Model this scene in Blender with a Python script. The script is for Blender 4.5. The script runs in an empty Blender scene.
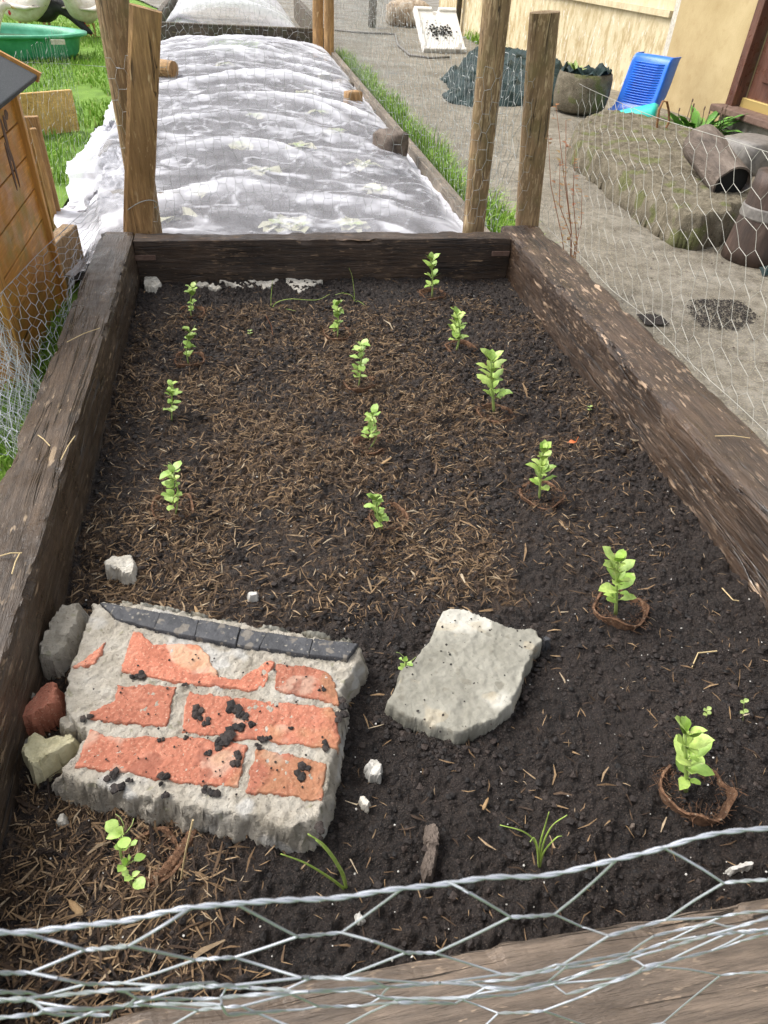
import bpy, math, random
import numpy as np
from mathutils import Vector

# ---------------------------------------------------------------- camera, sky, sun, exposure
H = .22            # top of the bed timbers
SOIL = .08
CF, CPITCH, CROLL, CYAW = 691.41, .693571517, .0645556444, .212937741
CAMP = np.array([.348548651, -.215290399, .741089574 + H])
FW = np.array([math.sin(CYAW)*math.cos(CPITCH), math.cos(CYAW)*math.cos(CPITCH), -math.sin(CPITCH)])
RT = np.array([math.cos(CYAW), -math.sin(CYAW), 0.]); UP = np.cross(RT, FW)
R2 = math.cos(CROLL)*RT + math.sin(CROLL)*UP
U2 = -math.sin(CROLL)*RT + math.cos(CROLL)*UP

sc = bpy.context.scene
col = sc.collection
cam = bpy.data.cameras.new('camera'); camo = bpy.data.objects.new('camera', cam); col.objects.link(camo)
cam.sensor_fit = 'VERTICAL'; cam.sensor_height = 24; cam.lens = CF/1024*24
cam.clip_start = .01; cam.clip_end = 400
from mathutils import Matrix
m = Matrix((R2, U2, -FW)).transposed().to_4x4(); m.translation = Vector(CAMP); camo.matrix_world = m
cam.dof.use_dof = True; cam.dof.focus_distance = 1.25; cam.dof.aperture_fstop = 22
sc.camera = camo

SUN_EL, SUN_AZ = math.radians(52), math.radians(-62)    # azimuth measured from +y towards +x
w = bpy.data.worlds.new('World'); sc.world = w; w.use_nodes = True
nt = w.node_tree; bg = nt.nodes['Background']
sky = nt.nodes.new('ShaderNodeTexSky'); sky.sky_type = 'NISHITA'; sky.sun_disc = False
sky.sun_elevation = SUN_EL; sky.sun_rotation = SUN_AZ; sky.air_density = 1.0; sky.dust_density = 4.0; sky.ozone_density = 1
hs = nt.nodes.new('ShaderNodeHueSaturation'); hs.inputs['Saturation'].default_value = .25
nt.links.new(sky.outputs[0], hs.inputs['Color']); nt.links.new(hs.outputs[0], bg.inputs['Color'])
bg.inputs['Strength'].default_value = .15
sl = bpy.data.lights.new('sun', 'SUN'); sl.energy = 1.15; sl.angle = math.radians(32); sl.color = (1, .96, .9)
so = bpy.data.objects.new('sun', sl); col.objects.link(so)
sd = Vector((math.sin(SUN_AZ)*math.cos(SUN_EL), math.cos(SUN_AZ)*math.cos(SUN_EL), math.sin(SUN_EL)))
so.rotation_euler = sd.to_track_quat('Z', 'Y').to_euler(); so.location = (0, 0, 5)
sc.view_settings.view_transform = 'Standard'; sc.view_settings.look = 'None'
sc.view_settings.exposure = 1.0; sc.view_settings.gamma = 1
sc.view_settings.use_curve_mapping = False
sc.render.engine = 'CYCLES'
sc.cycles.use_denoising = True
sc.cycles.max_bounces = 6; sc.cycles.transparent_max_bounces = 12

# ---------------------------------------------------------------- measuring helpers
def ray(x, y): return FW + (x-384)/CF*R2 - (y-512)/CF*U2
def atz(x, y, z):
    d = ray(x, y); return CAMP + (z-CAMP[2])/d[2]*d
def ax(x, y, k, v):
    d = ray(x, y); return CAMP + (v-CAMP[k])/d[k]*d
RNG = np.random.default_rng(7)
rnd = random.Random(5)

def _hash(ix, iy, seed):
    h = (ix.astype(np.int64)*374761393 + iy.astype(np.int64)*668265263 + seed*974634777) & 0xffffffff
    h = ((h ^ (h >> 13))*1274126177) & 0xffffffff
    return ((h ^ (h >> 16)) & 0xffff)/65535.
def vn(x, y, seed=0):
    ix, iy = np.floor(x), np.floor(y); fx, fy = x-ix, y-iy
    fx = fx*fx*(3-2*fx); fy = fy*fy*(3-2*fy)
    a = _hash(ix, iy, seed); b = _hash(ix+1, iy, seed); c = _hash(ix, iy+1, seed); d = _hash(ix+1, iy+1, seed)
    return (a*(1-fx)+b*fx)*(1-fy)+(c*(1-fx)+d*fx)*fy
def fbm(x, y, seed=0, octv=4, gain=.5):
    s = 0; a = 1; t = 0
    for i in range(octv):
        s = s + a*vn(x*2**i+i*17.3, y*2**i+i*5.1, seed+i); t += a; a *= gain
    return s/t
def worley(x, y, seed=0):
    ix, iy = np.floor(x), np.floor(y); best = np.full(np.shape(x), 9.)
    for dx in (-1, 0, 1):
        for dy in (-1, 0, 1):
            cx, cy = ix+dx, iy+dy
            px = cx+_hash(cx, cy, seed); py = cy+_hash(cx, cy, seed+11)
            best = np.minimum(best, np.hypot(px-x, py-y))
    return best
def soil_z(x, y):
    x = np.asarray(x, float); y = np.asarray(y, float)
    z = SOIL + .026*(fbm(x*5, y*5, 3, 3)-.5)
    return z
def soil_full(x, y):
    z = soil_z(x, y)
    rough = .6+.8*vn(x*3, y*3, 77)
    wx_ = x+.006*(vn(x*60, y*60, 41)-.5); wy_ = y+.006*(vn(x*60, y*60, 42)-.5)
    z = z + rough*(.020*(fbm(x*26, y*26, 5, 4, .6)-.5) + .016*np.clip(.55-worley(wx_*38, wy_*38, 9), 0, 1)
                   + .009*np.clip(.6-worley(wx_*95, wy_*95, 19), 0, 1) + .005*(fbm(x*190, y*190, 25, 3, .7)-.5))
    return z
def on_soil(px, py, up=0):
    p = atz(px, py, SOIL)
    for i in range(4): p = atz(px, py, float(soil_z(p[0], p[1]))+up)
    return p

# ---------------------------------------------------------------- object helpers
def tag(o, label=None, cat=None, group=None, kind=None):
    for k, v in (('label', label), ('category', cat), ('group', group), ('kind', kind)):
        if v: o[k] = v
    return o
def empty(name, loc, label, cat, group=None, rz=0):
    o = bpy.data.objects.new(name, None); col.objects.link(o)
    o.location = Vector([float(v) for v in loc]); o.rotation_euler = (0, 0, rz); o.empty_display_size = .05
    return tag(o, label, cat, group)
def worldloc(o):
    v = Vector((0, 0, 0))
    while o is not None: v = v + o.location; o = o.parent
    return v
class MB:
    def __init__(s): s.v = []; s.f = []; s.n = 0; s.mi = []
    def add(s, v, f, mi=0):
        v = np.asarray(v, float).reshape(-1, 3); s.v.append(v)
        for q in f: s.f.append(tuple(int(i)+s.n for i in q))
        s.mi += [mi]*len(f); s.n += len(v); return s
    def tube(s, pts, r, k=6, cap=True, mi=0, flat=1.0):
        P = np.asarray(pts, float); n = len(P); r = np.broadcast_to(np.asarray(r, float), (n,))
        T = np.gradient(P, axis=0); T /= np.linalg.norm(T, axis=1)[:, None]+1e-12
        a = np.array([0, 0, 1.]) if abs(T[0, 2]) < .9 else np.array([1., 0, 0])
        u = np.cross(T[0], a); u /= np.linalg.norm(u)
        vs = []
        ang = np.arange(k)*2*math.pi/k
        for i in range(n):
            u = u-T[i]*(u@T[i]); u /= np.linalg.norm(u)+1e-12; b = np.cross(T[i], u)
            vs.append(P[i]+r[i]*(np.cos(ang)[:, None]*u+flat*np.sin(ang)[:, None]*b))
        f = [(i*k+j, i*k+(j+1) % k, (i+1)*k+(j+1) % k, (i+1)*k+j) for i in range(n-1) for j in range(k)]
        if cap: f += [tuple(range(k))[::-1], tuple((n-1)*k+j for j in range(k))]
        return s.add(np.concatenate(vs), f, mi)
    def box(s, c, d, rz=0, rx=0, mi=0):
        M = Matrix.Rotation(rz, 3, 'Z') @ Matrix.Rotation(rx, 3, 'X')
        v = [np.array(M @ Vector((x*d[0]/2, y*d[1]/2, z*d[2]/2)))+np.array(c) for x in (-1, 1) for y in (-1, 1) for z in (-1, 1)]
        return s.add(v, [(0, 1, 3, 2), (4, 6, 7, 5), (0, 4, 5, 1), (2, 3, 7, 6), (0, 2, 6, 4), (1, 5, 7, 3)], mi)
    def lathe(s, prof, c, k=20, mi=0, axis=None, jit=0):
        # prof: (radius, height) pairs about axis
        A = Vector(axis).normalized() if axis is not None else Vector((0, 0, 1))
        q = A.to_track_quat('Z', 'Y'); vs = []
        for (r, h) in prof:
            for j in range(k):
                a = j*2*math.pi/k; rr = r*(1+jit*(vn(np.array(j*.7), np.array(h*9.), 3)-.5))
                vs.append(np.array(q @ Vector((rr*math.cos(a), rr*math.sin(a), h)))+np.array(c))
        n = len(prof)
        f = [(i*k+j, i*k+(j+1) % k, (i+1)*k+(j+1) % k, (i+1)*k+j) for i in range(n-1) for j in range(k)]
        f += [tuple(range(k))[::-1], tuple((n-1)*k+j for j in range(k))]
        return s.add(vs, f, mi)
    def build(s, name, mat, parent=None, smooth=False, origin=None, bevel=0, subd=0):
        V = np.concatenate(s.v) if s.v else np.zeros((0, 3))
        if parent is not None: off = np.array(worldloc(parent))
        elif origin is not None: off = np.array(origin, float)
        else: off = np.array([(V[:, 0].min()+V[:, 0].max())/2, (V[:, 1].min()+V[:, 1].max())/2, V[:, 2].min()])
        me = bpy.data.meshes.new(name); me.from_pydata((V-off).tolist(), [], s.f)
        mats = mat if isinstance(mat, (list, tuple)) else [mat]
        for q in mats: me.materials.append(q)
        if len(mats) > 1: me.polygons.foreach_set('material_index', s.mi)
        if smooth: me.polygons.foreach_set('use_smooth', [True]*len(me.polygons))
        me.update(); me.validate()
        o = bpy.data.objects.new(name, me); col.objects.link(o)
        if parent is not None: o.parent = parent
        else: o.location = Vector(off)
        if bevel:
            b = o.modifiers.new('bevel', 'BEVEL'); b.width = bevel; b.segments = 2; b.limit_method = 'ANGLE'
        if subd:
            b = o.modifiers.new('subd', 'SUBSURF'); b.levels = subd; b.render_levels = subd
        return o
def copy_tree(o, parent=None):
    c = o.copy(); col.objects.link(c)
    if parent: c.parent = parent
    for ch in [k for k in o.children]: copy_tree(ch, c)
    return c

# ---------------------------------------------------------------- materials
class NT:
    def __init__(s, name):
        s.m = bpy.data.materials.new(name); s.m.use_nodes = True; s.t = s.m.node_tree
        s.b = s.t.nodes['Principled BSDF']; s.out = s.t.nodes['Material Output']
        s.tc = s.t.nodes.new('ShaderNodeTexCoord').outputs['Object']
    def link(s, a, b): s.t.links.new(a, b)
    def setv(s, inp, v):
        if hasattr(v, 'is_output') or isinstance(v, bpy.types.NodeSocket): s.link(v, inp)
        elif isinstance(v, tuple) and len(v) == 3 and inp.type == 'RGBA': inp.default_value = (*v, 1)
        else: inp.default_value = v
    def map(s, scale=(1, 1, 1), rot=(0, 0, 0), src=None):
        n = s.t.nodes.new('ShaderNodeMapping'); s.link(src or s.tc, n.inputs[0])
        n.inputs['Scale'].default_value = scale; n.inputs['Rotation'].default_value = rot; return n.outputs[0]
    def noise(s, scale, detail=4, rough=.55, vec=None, dist=0):
        n = s.t.nodes.new('ShaderNodeTexNoise'); s.link(vec or s.tc, n.inputs['Vector'])
        n.inputs['Scale'].default_value = scale; n.inputs['Detail'].default_value = detail
        n.inputs['Roughness'].default_value = rough; n.inputs['Distortion'].default_value = dist
        return n.outputs['Fac']
    def voro(s, scale, feat='F1', vec=None, out='Distance'):
        n = s.t.nodes.new('ShaderNodeTexVoronoi'); n.feature = feat; s.link(vec or s.tc, n.inputs['Vector'])
        n.inputs['Scale'].default_value = scale; return n.outputs[out]
    def ramp(s, fac, stops, interp='LINEAR'):
        n = s.t.nodes.new('ShaderNodeValToRGB'); s.link(fac, n.inputs[0]); e = n.color_ramp.elements
        n.color_ramp.interpolation = interp
        while len(e) > 1: e.remove(e[-1])
        e[0].position = stops[0][0]; c = stops[0][1]; e[0].color = (*c, 1) if isinstance(c, tuple) else (c, c, c, 1)
        for p, c in stops[1:]:
            q = e.new(p); q.color = (*c, 1) if isinstance(c, tuple) else (c, c, c, 1)
        return n.outputs[0]
    def mix(s, fac, a, b, mode='MIX'):
        n = s.t.nodes.new('ShaderNodeMix'); n.data_type = 'RGBA'; n.blend_type = mode
        s.setv(n.inputs[0], fac); s.setv(n.inputs[6], a); s.setv(n.inputs[7], b); return n.outputs[2]
    def math(s, op, a, b=0):
        n = s.t.nodes.new('ShaderNodeMath'); n.operation = op; s.setv(n.inputs[0], a); s.setv(n.inputs[1], b); return n.outputs[0]
    def island(s):
        n = s.t.nodes.new('ShaderNodeNewGeometry'); return n.outputs['Random Per Island']
    def bump(s, h, strength=.5, dist=.01, nrm=None):
        n = s.t.nodes.new('ShaderNodeBump'); s.link(h, n.inputs['Height'])
        n.inputs['Strength'].default_value = strength; n.inputs['Distance'].default_value = dist
        if nrm: s.link(nrm, n.inputs['Normal'])
        return n.outputs[0]
    def fin(s, colr, rough=.7, nrm=None, metal=0, spec=.5, **kw):
        s.setv(s.b.inputs['Base Color'], colr); s.setv(s.b.inputs['Roughness'], rough)
        s.setv(s.b.inputs['Metallic'], metal); s.b.inputs['Specular IOR Level'].default_value = spec
        if nrm: s.link(nrm, s.b.inputs['Normal'])
        for k, v in kw.items(): s.setv(s.b.inputs[k.replace('_', ' ')], v)
        return s.m

def wood(name, dark, mid, chip, axis='y', chipt=.62, grain=1., rough=.6, chipden=45, knot=False, moss=None, clump=.5):
    n = NT(name)
    st = {'x': (.09, 1, 1), 'y': (1, .09, 1), 'z': (1, 1, .09)}[axis]
    st2 = {'x': (.22, 1, 1), 'y': (1, .22, 1), 'z': (1, 1, .22)}[axis]
    v = n.map(st); v2 = n.map(st2)
    g = n.noise(130, 5, .7, v, .3); g2 = n.noise(30, 3, .6, v); big = n.noise(6, 3, .6)
    c = n.ramp(n.math('ADD', n.math('MULTIPLY', g, .6), n.math('MULTIPLY', g2, .4)), [(.36, dark), (.52, mid), (.66, tuple(min(1, k*1.6) for k in mid))])
    c = n.mix(n.ramp(big, [(.35, 0.), (.7, .75)]), c, dark)
    ch = n.math('MULTIPLY', n.ramp(n.noise(chipden, 3, .5, v2), [(chipt, 0.), (chipt+.04, 1.)]), n.ramp(n.noise(9, 2, .5), [(.38, 0.), (.6, 1.)]))
    c = n.mix(ch, c, chip)
    fl_ = n.math('MULTIPLY', n.ramp(n.noise(chipden*2.2, 3, .6, v2), [(chipt-.07, 0.), (chipt-.03, .9)]), n.ramp(n.noise(5.5, 3, .6), [(clump, 0.), (clump+.12, 1.)]))
    c = n.mix(fl_, c, n.mix(g, chip, mid))
    ch2 = n.ramp(n.noise(chipden*4, 2, .5, v2), [(chipt+.03, 0.), (chipt+.08, .6)])
    c = n.mix(ch2, c, chip)
    if moss: c = n.mix(n.ramp(n.noise(11, 4, .6), [(.5, 0.), (.68, .7)]), c, moss)
    sl_ = {'x': (.035, 1, 1), 'y': (1, .035, 1), 'z': (1, 1, .035)}[axis]
    ck = n.math('ABSOLUTE', n.math('SUBTRACT', n.noise(26, 3, .55, n.map(sl_), .6), .5)); ck = n.math('MULTIPLY', n.ramp(ck, [(.0, 1.), (.012, 0.)]), n.ramp(n.noise(4, 2), [(.42, 0.), (.55, 1.)]))
    c = n.mix(ck, c, tuple(k*.25 for k in dark))
    h = n.math('ADD', g, n.math('MULTIPLY', n.noise(400, 2, .6, v), .5)); h = n.math('SUBTRACT', h, n.math('MULTIPLY', ck, 1.6))
    r = n.ramp(n.noise(14, 3, .6), [(.35, rough-.18), (.65, rough+.15)])
    return n.fin(c, r, n.bump(h, .7*grain, .006), spec=.5)

def blotch(name, stops, scale=8, detail=6, rough=.8, bump=.5, bscale=80, bdist=.005, specks=(), stretch=(1, 1, 1), spec=.4, dist=0):
    n = NT(name); v = n.map(stretch)
    c = n.ramp(n.noise(scale, detail, .65, v, dist), stops)
    for (sc_, t, cc, amt) in specks:
        c = n.mix(n.ramp(n.noise(sc_, 2, .5, v), [(t, 0.), (t+.05, amt)]), c, cc)
    h = n.noise(bscale, 5, .7, v)
    return n.fin(c, rough, n.bump(h, bump, bdist), spec=spec)

M = {}
# soil
n = NT('dark_soil')
c = n.ramp(n.noise(9, 5, .65), [(.35, (.0055, .0038, .0036)), (.65, (.017, .0115, .0098))])
c = n.mix(n.ramp(n.noise(420, 4, .75), [(.48, 0.), (.68, .8)]), c, (.050, .034, .027))
c = n.mix(n.ramp(n.noise(700, 2, .6), [(.60, 0.), (.66, .8)]), c, (.15, .115, .09))
at0 = n.t.nodes.new('ShaderNodeAttribute'); at0.attribute_name = 'fibre'
fb_ = n.ramp(n.noise(150, 5, .75, n.map((1, .45, 1), (0, 0, .6))), [(.38, (.024, .014, .008)), (.52, (.11, .066, .036)), (.66, (.26, .165, .085))])
c = n.mix(n.math('MULTIPLY', at0.outputs['Fac'], n.ramp(n.noise(40, 4, .6), [(.4, 0.), (.6, .85)])), c, fb_)
h = n.math('ADD', n.noise(260, 6, .8), n.math('MULTIPLY', n.voro(330), .6))
M['soil'] = n.fin(c, n.ramp(n.noise(90, 3), [(.4, .5), (.6, .9)]), n.bump(h, 1., .005), spec=.45)
n = NT('soil_crumb')
c = n.ramp(n.island(), [(0, (.005, .0036, .0032)), (.7, (.020, .0138, .0115)), (1, (.042, .029, .023))])
M['crumb'] = n.fin(c, .7, n.bump(n.noise(500, 3), .8, .002), spec=.45)
# mulch: each shred its own tone
n = NT('wood_shreds')
c = n.ramp(n.island(), [(0, (.012, .007, .005)), (.3, (.055, .032, .018)), (.58, (.15, .092, .048)), (.85, (.27, .175, .092)), (.97, (.32, .23, .14)), (1, (.44, .36, .25))])
c = n.mix(n.ramp(n.noise(220, 3, .6), [(.45, 0.), (.75, .5)]), c, (.02, .013, .01))
M['mulch'] = n.fin(c, .72, n.bump(n.noise(700, 3), .5, .001), spec=.3)
M['sleeper_left'] = wood('weathered_dark_timber', (.028, .018, .011), (.085, .058, .038), (.38, .28, .18), 'y', .66, rough=.42, chipden=55, clump=.5)
M['sleeper_right'] = wood('creosoted_timber', (.016, .009, .006), (.082, .052, .034), (.48, .34, .23), 'y', .645, rough=.42, chipden=60, clump=.46)
M['sleeper_far'] = wood('far_timber', (.014, .008, .005), (.065, .039, .023), (.26, .17, .10), 'x', .64, rough=.6, chipden=60, clump=.48)
M['sleeper_near'] = wood('near_timber', (.06, .044, .032), (.15, .112, .082), (.42, .31, .21), 'x', .66, rough=.55, chipden=60)
M['post_tan'] = wood('tan_post_wood', (.22, .12, .045), (.44, .26, .11), (.62, .44, .24), 'z', .66, rough=.75, chipden=50)
M['post_grey'] = wood('weathered_round_post_wood', (.14, .085, .04), (.33, .22, .115), (.56, .42, .25), 'z', .62, rough=.8, chipden=50, moss=(.17, .13, .05), clump=.42)
M['board_dark'] = wood('aged_board', (.06, .048, .036), (.13, .10, .075), (.2, .16, .1), 'x', .66, rough=.8, moss=(.09, .10, .05))
M['plank_grey'] = wood('grey_plank', (.10, .085, .065), (.22, .18, .14), (.4, .33, .25), 'y', .66, rough=.8)
M['coop_board'] = wood('orange_stained_board', (.42, .17, .03), (.56, .26, .05), (.52, .34, .10), 'y', .74, rough=.55, grain=.3, moss=(.30, .22, .04), clump=.7)
M['coop_trim'] = wood('orange_trim', (.44, .2, .045), (.58, .3, .08), (.5, .33, .13), 'z', .74, rough=.55, grain=.3, clump=.7)
M['yellow_board'] = wood('yellow_board', (.46, .27, .07), (.6, .38, .12), (.25, .14, .05), 'x', .74, rough=.65, grain=.3, clump=.7)
M['felt'] = blotch('mineral_roof_felt', [(.3, (.035, .04, .045)), (.7, (.085, .09, .095))], 300, 3, .85, .5, 600, .002)
M['wire'] = NT('galvanised_wire').fin((.42, .44, .48), .5, metal=.45); M['wire_side'] = NT('weathered_wire').fin((.40, .385, .34), .6, metal=.2)
M['wire_dull'] = NT('dull_wire').fin((.45, .47, .46), .5, metal=.4)
# concrete path
n = NT('damp_concrete')
c = n.ramp(n.noise(2.2, 6, .65), [(.3, (.12, .102, .078)), (.5, (.21, .188, .150)), (.7, (.31, .285, .240))])
c = n.mix(n.ramp(n.noise(26, 5, .7), [(.42, 0.), (.62, .75)]), c, (.075, .062, .040))
c = n.mix(n.ramp(n.noise(5, 5, .7), [(.52, 0.), (.62, .6)]), c, (.085, .07, .05))
c = n.mix(n.ramp(n.noise(160, 3, .6), [(.5, 0.), (.68, .7)]), c, (.42, .36, .26))
c = n.mix(n.ramp(n.voro(120), [(.06, .9), (.12, 0.)]), c, (.05, .04, .03))
M['concrete'] = n.fin(c, n.ramp(n.noise(3, 3), [(.4, .45), (.6, .8)]), n.bump(n.noise(150, 6, .75), .8, .006))
M['lawn'] = blotch('turf_base', [(.3, (.10, .19, .022)), (.6, (.17, .30, .04)), (.8, (.2, .2, .07))], 9, 6, .95, .6, 60, .02)
n = NT('grass_blades')
M['blade'] = n.fin(n.ramp(n.island(), [(0, (.13, .25, .025)), (.5, (.21, .38, .04)), (.9, (.30, .48, .07)), (1, (.45, .45, .18))]), .6, spec=.3)
M['mortar'] = blotch('pale_lime_mortar', [(.3, (.33, .29, .225)), (.5, (.52, .47, .39)), (.75, (.66, .62, .54))], 20, 8, .9, 1., 260, .007,
                     specks=((55, .64, (.33, .31, .2), .6), (240, .66, (.16, .13, .10), .7), (14, .60, (.62, .6, .56), .8)))
M['brick'] = blotch('orange_red_brick', [(.3, (.38, .115, .06)), (.55, (.50, .17, .095)), (.8, (.57, .25, .16))], 30, 6, .85, .8, 260, .003,
                    specks=((330, .60, (.62, .34, .22), .6), (300, .64, (.18, .06, .03), .8), (16, .58, (.60, .42, .31), .6), (26, .60, (.30, .09, .05), .7), (9, .60, (.5, .28, .12), .4)))
M['slate'] = blotch('blue_black_slate', [(.3, (.030, .031, .034)), (.6, (.065, .066, .072)), (.8, (.12, .12, .122))], 26, 7, .6, .6, 120, .004,
                    specks=((50, .60, (.22, .19, .15), .6), (130, .64, (.30, .27, .22), .6)))
nb = M['brick'].node_tree; oi = nb.nodes.new('ShaderNodeObjectInfo'); hb = nb.nodes.new('ShaderNodeHueSaturation'); pb_ = nb.nodes['Principled BSDF']
lk = pb_.inputs['Base Color'].links[0].from_socket; nb.links.new(lk, hb.inputs['Color']); mr_ = nb.nodes.new('ShaderNodeMapRange'); mr_.inputs[3].default_value = .72; mr_.inputs[4].default_value = 1.08
nb.links.new(oi.outputs['Random'], mr_.inputs[0]); nb.links.new(mr_.outputs[0], hb.inputs['Value']); hb.inputs['Saturation'].default_value = .95; nb.links.new(hb.outputs[0], pb_.inputs['Base Color'])
M['grey_stone'] = blotch('grey_cement_slab', [(.3, (.16, .152, .12)), (.5, (.26, .248, .205)), (.75, (.35, .337, .285))], 11, 7, .8, .55, 120, .004,
                         specks=((42, .60, (.16, .145, .11), .6), (9, .60, (.48, .46, .40), .9), (20, .62, (.40, .34, .24), .5), (260, .66, (.15, .14, .11), .6)))
M['cream_stone'] = blotch('cream_mortar', [(.3, (.42, .38, .22)), (.7, (.66, .6, .4))], 35, 6, .9, .9, 160, .005)
M['pale'] = blotch('pale_flake', [(.3, (.42, .38, .31)), (.7, (.7, .66, .58))], 60, 5, .85, .6, 300, .002)
M['white_bit'] = blotch('white_pebble', [(.3, (.34, .32, .28)), (.7, (.62, .60, .56))], 60, 5, .6, .4, 300, .002)
M['rock'] = blotch('mossy_old_concrete', [(.3, (.08, .065, .042)), (.55, (.17, .145, .10)), (.75, (.27, .24, .18))], 13, 7, .9, .9, 90, .01,
                   specks=((7, .56, (.12, .13, .04), .8), (180, .62, (.42, .36, .26), .6), (90, .64, (.06, .05, .03), .8)))
M['coir'] = blotch('coir_fibre', [(.3, (.075, .036, .019)), (.55, (.21, .11, .06)), (.75, (.36, .22, .13))], 120, 4, .9, 1., 500, .003, specks=((160, .64, (.34, .26, .18), .9),))
# leaves
def leafmat(name, a, b):
    n = NT(name)
    c = n.mix(n.island(), a, b)
    c = n.mix(n.ramp(n.noise(160, 5, .7), [(.4, 0.), (.7, .6)]), c, tuple(k*.6 for k in a))
    c = n.mix(n.ramp(n.noise(90, 3, .6), [(.62, 0.), (.68, .6)]), c, (.45, .42, .2))
    return n.fin(c, .45, n.bump(n.noise(150, 2), .3, .001), spec=.4, Transmission_Weight=0., Subsurface_Weight=.15, Subsurface_Radius=(.01, .01, .004))
M['leaf_bean'] = leafmat('bean_leaf', (.24, .40, .06), (.50, .62, .18))
M['leaf_pea'] = leafmat('pea_leaf', (.26, .42, .08), (.50, .62, .20))
M['leaf_pale'] = leafmat('pale_leaf', (.24, .36, .09), (.40, .46, .17))
M['stem'] = NT('pale_green_stem').fin((.32, .42, .12), .5)
M['onion'] = leafmat('onion_leaf', (.26, .44, .06), (.45, .54, .14))
M['leaf_dark'] = leafmat('dock_leaf', (.07, .22, .03), (.18, .37, .06))
M['red_leaf'] = leafmat('reddish_leaf', (.42, .12, .04), (.35, .25, .06))
M['red_stem'] = NT('red_stem').fin((.34, .14, .07), .6)
M['cream_leaf'] = leafmat('cream_leaf', (.36, .36, .20), (.52, .50, .36))
# mesh cloth
n = NT('white_insect_mesh')
att = n.t.nodes.new('ShaderNodeAttribute'); att.attribute_name = 'dens'
tr = n.t.nodes.new('ShaderNodeBsdfTransparent'); mx = n.t.nodes.new('ShaderNodeMixShader')
n.fin((.74, .74, .79), .7, n.bump(n.noise(35, 4), .4, .006), spec=.2)
f_ = n.math('ADD', att.outputs['Fac'], n.ramp(n.noise(14, 3), [(.35, 0.), (.7, .08)]))
f_ = n.math('ADD', f_, n.ramp(n.noise(420, 2, .8), [(.45, 0.), (.6, .07)]))
n.link(n.math('MINIMUM', f_, 1.), mx.inputs[0]); n.link(tr.outputs[0], mx.inputs[1]); n.link(n.b.outputs[0], mx.inputs[2]); n.link(mx.outputs[0], n.out.inputs[0])
M['cloth'] = n.m
# house
n = NT('cream_render')
mp = n.map((1, 1, .4)); hz = n.t.nodes.new('ShaderNodeSeparateXYZ'); n.link(n.tc, hz.inputs[0])
low = n.ramp(hz.outputs[2], [(.0, 1.), (.45, .85), (.75, .0)])
c = n.ramp(n.noise(2.5, 5, .6), [(.3, (.56, .46, .28)), (.7, (.70, .60, .40))])
c = n.mix(n.math('MULTIPLY', low, n.ramp(n.noise(15, 6, .7, mp), [(.46, 0.), (.60, .8)])), c, (.36, .25, .10))
c = n.mix(n.math('MULTIPLY', low, n.ramp(n.noise(24, 3, .6, n.map((1, 1, .4))), [(.6, 0.), (.66, .9)])), c, (.74, .70, .6))
M['render'] = n.fin(c, .85, n.bump(n.noise(60, 6, .7), .5, .008))
n = NT('shaded_cream_render')  # darker cream render: the right wall section's shade is put into its colour
c = n.ramp(n.noise(4, 5, .6), [(.3, (.42, .31, .15)), (.7, (.53, .41, .22))])
c = n.mix(n.ramp(n.noise(18, 4), [(.55, 0.), (.75, .4)]), c, (.36, .24, .10))
M['render2'] = n.fin(c, .85, n.bump(n.noise(70, 6, .7), .4, .006))
M['door'] = wood('brown_door_paint', (.08, .032, .02), (.14, .06, .04), (.2, .1, .07), 'z', .74, rough=.4, grain=.3)
M['brass'] = NT('brass').fin((.62, .46, .17), .4, metal=.6)
M['sill'] = blotch('brown_sill', [(.3, (.10, .055, .04)), (.7, (.2, .13, .10))], 30, 5, .8, .6, 100, .004)
n = NT('blue_plastic')
M['blue'] = n.fin(n.ramp(n.noise(30, 3), [(.3, (.003, .12, .62)), (.7, (.01, .17, .75))]), .35, n.bump(n.noise(60, 3), .1, .002))
M['teal'] = NT('teal_plastic').fin((.03, .52, .42), .4)
n = NT('green_pool_plastic')
M['pool'] = n.fin(n.ramp(n.noise(9, 4), [(.35, (.03, .27, .13)), (.7, (.10, .45, .27))]), .45)
M['water'] = NT('murky_water').fin((.12, .11, .07), .08)
M['tarp'] = blotch('dark_green_tarp', [(.3, (.005, .014, .014)), (.7, (.020, .044, .043))], 14, 5, .6, .6, 18, .03, spec=.25)
M['poly'] = blotch('white_polystyrene', [(.3, (.74, .72, .68)), (.7, (.85, .84, .81))], 14, 5, .8, .3, 150, .003, specks=((9, .62, (.3, .25, .2), .6),))
M['dirt'] = M['crumb']
M['sack'] = blotch('striped_sack', [(.3, (.18, .13, .09)), (.5, (.42, .33, .24)), (.7, (.62, .56, .48))], 16, 5, .85, .8, 60, .01, stretch=(1, 1, .3))
M['bark'] = blotch('sawn_old_log', [(.3, (.045, .035, .028)), (.5, (.13, .10, .08)), (.75, (.27, .22, .18))], 16, 6, .8, .9, 60, .012, stretch=(1, .3, 1),
                   specks=((8, .6, (.10, .10, .11), .8),))
M['black_hole'] = NT('interior_dark').fin((.006, .006, .006), .8)  # flat black standing in for the dark inside hollows and behind gaps
M['clay'] = blotch('weathered_clay', [(.3, (.03, .022, .018)), (.55, (.085, .055, .043)), (.8, (.22, .165, .13))], 10, 6, .6, .6, 60, .006, stretch=(1, 1, .3))
M['band'] = blotch('dull_metal_band', [(.3, (.12, .11, .10)), (.7, (.24, .22, .20))], 30, 5, .5, .4, 90, .003)
M['rust'] = blotch('rusty_iron', [(.3, (.10, .045, .02)), (.7, (.30, .15, .06))], 60, 5, .7, .6, 200, .002)
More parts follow.
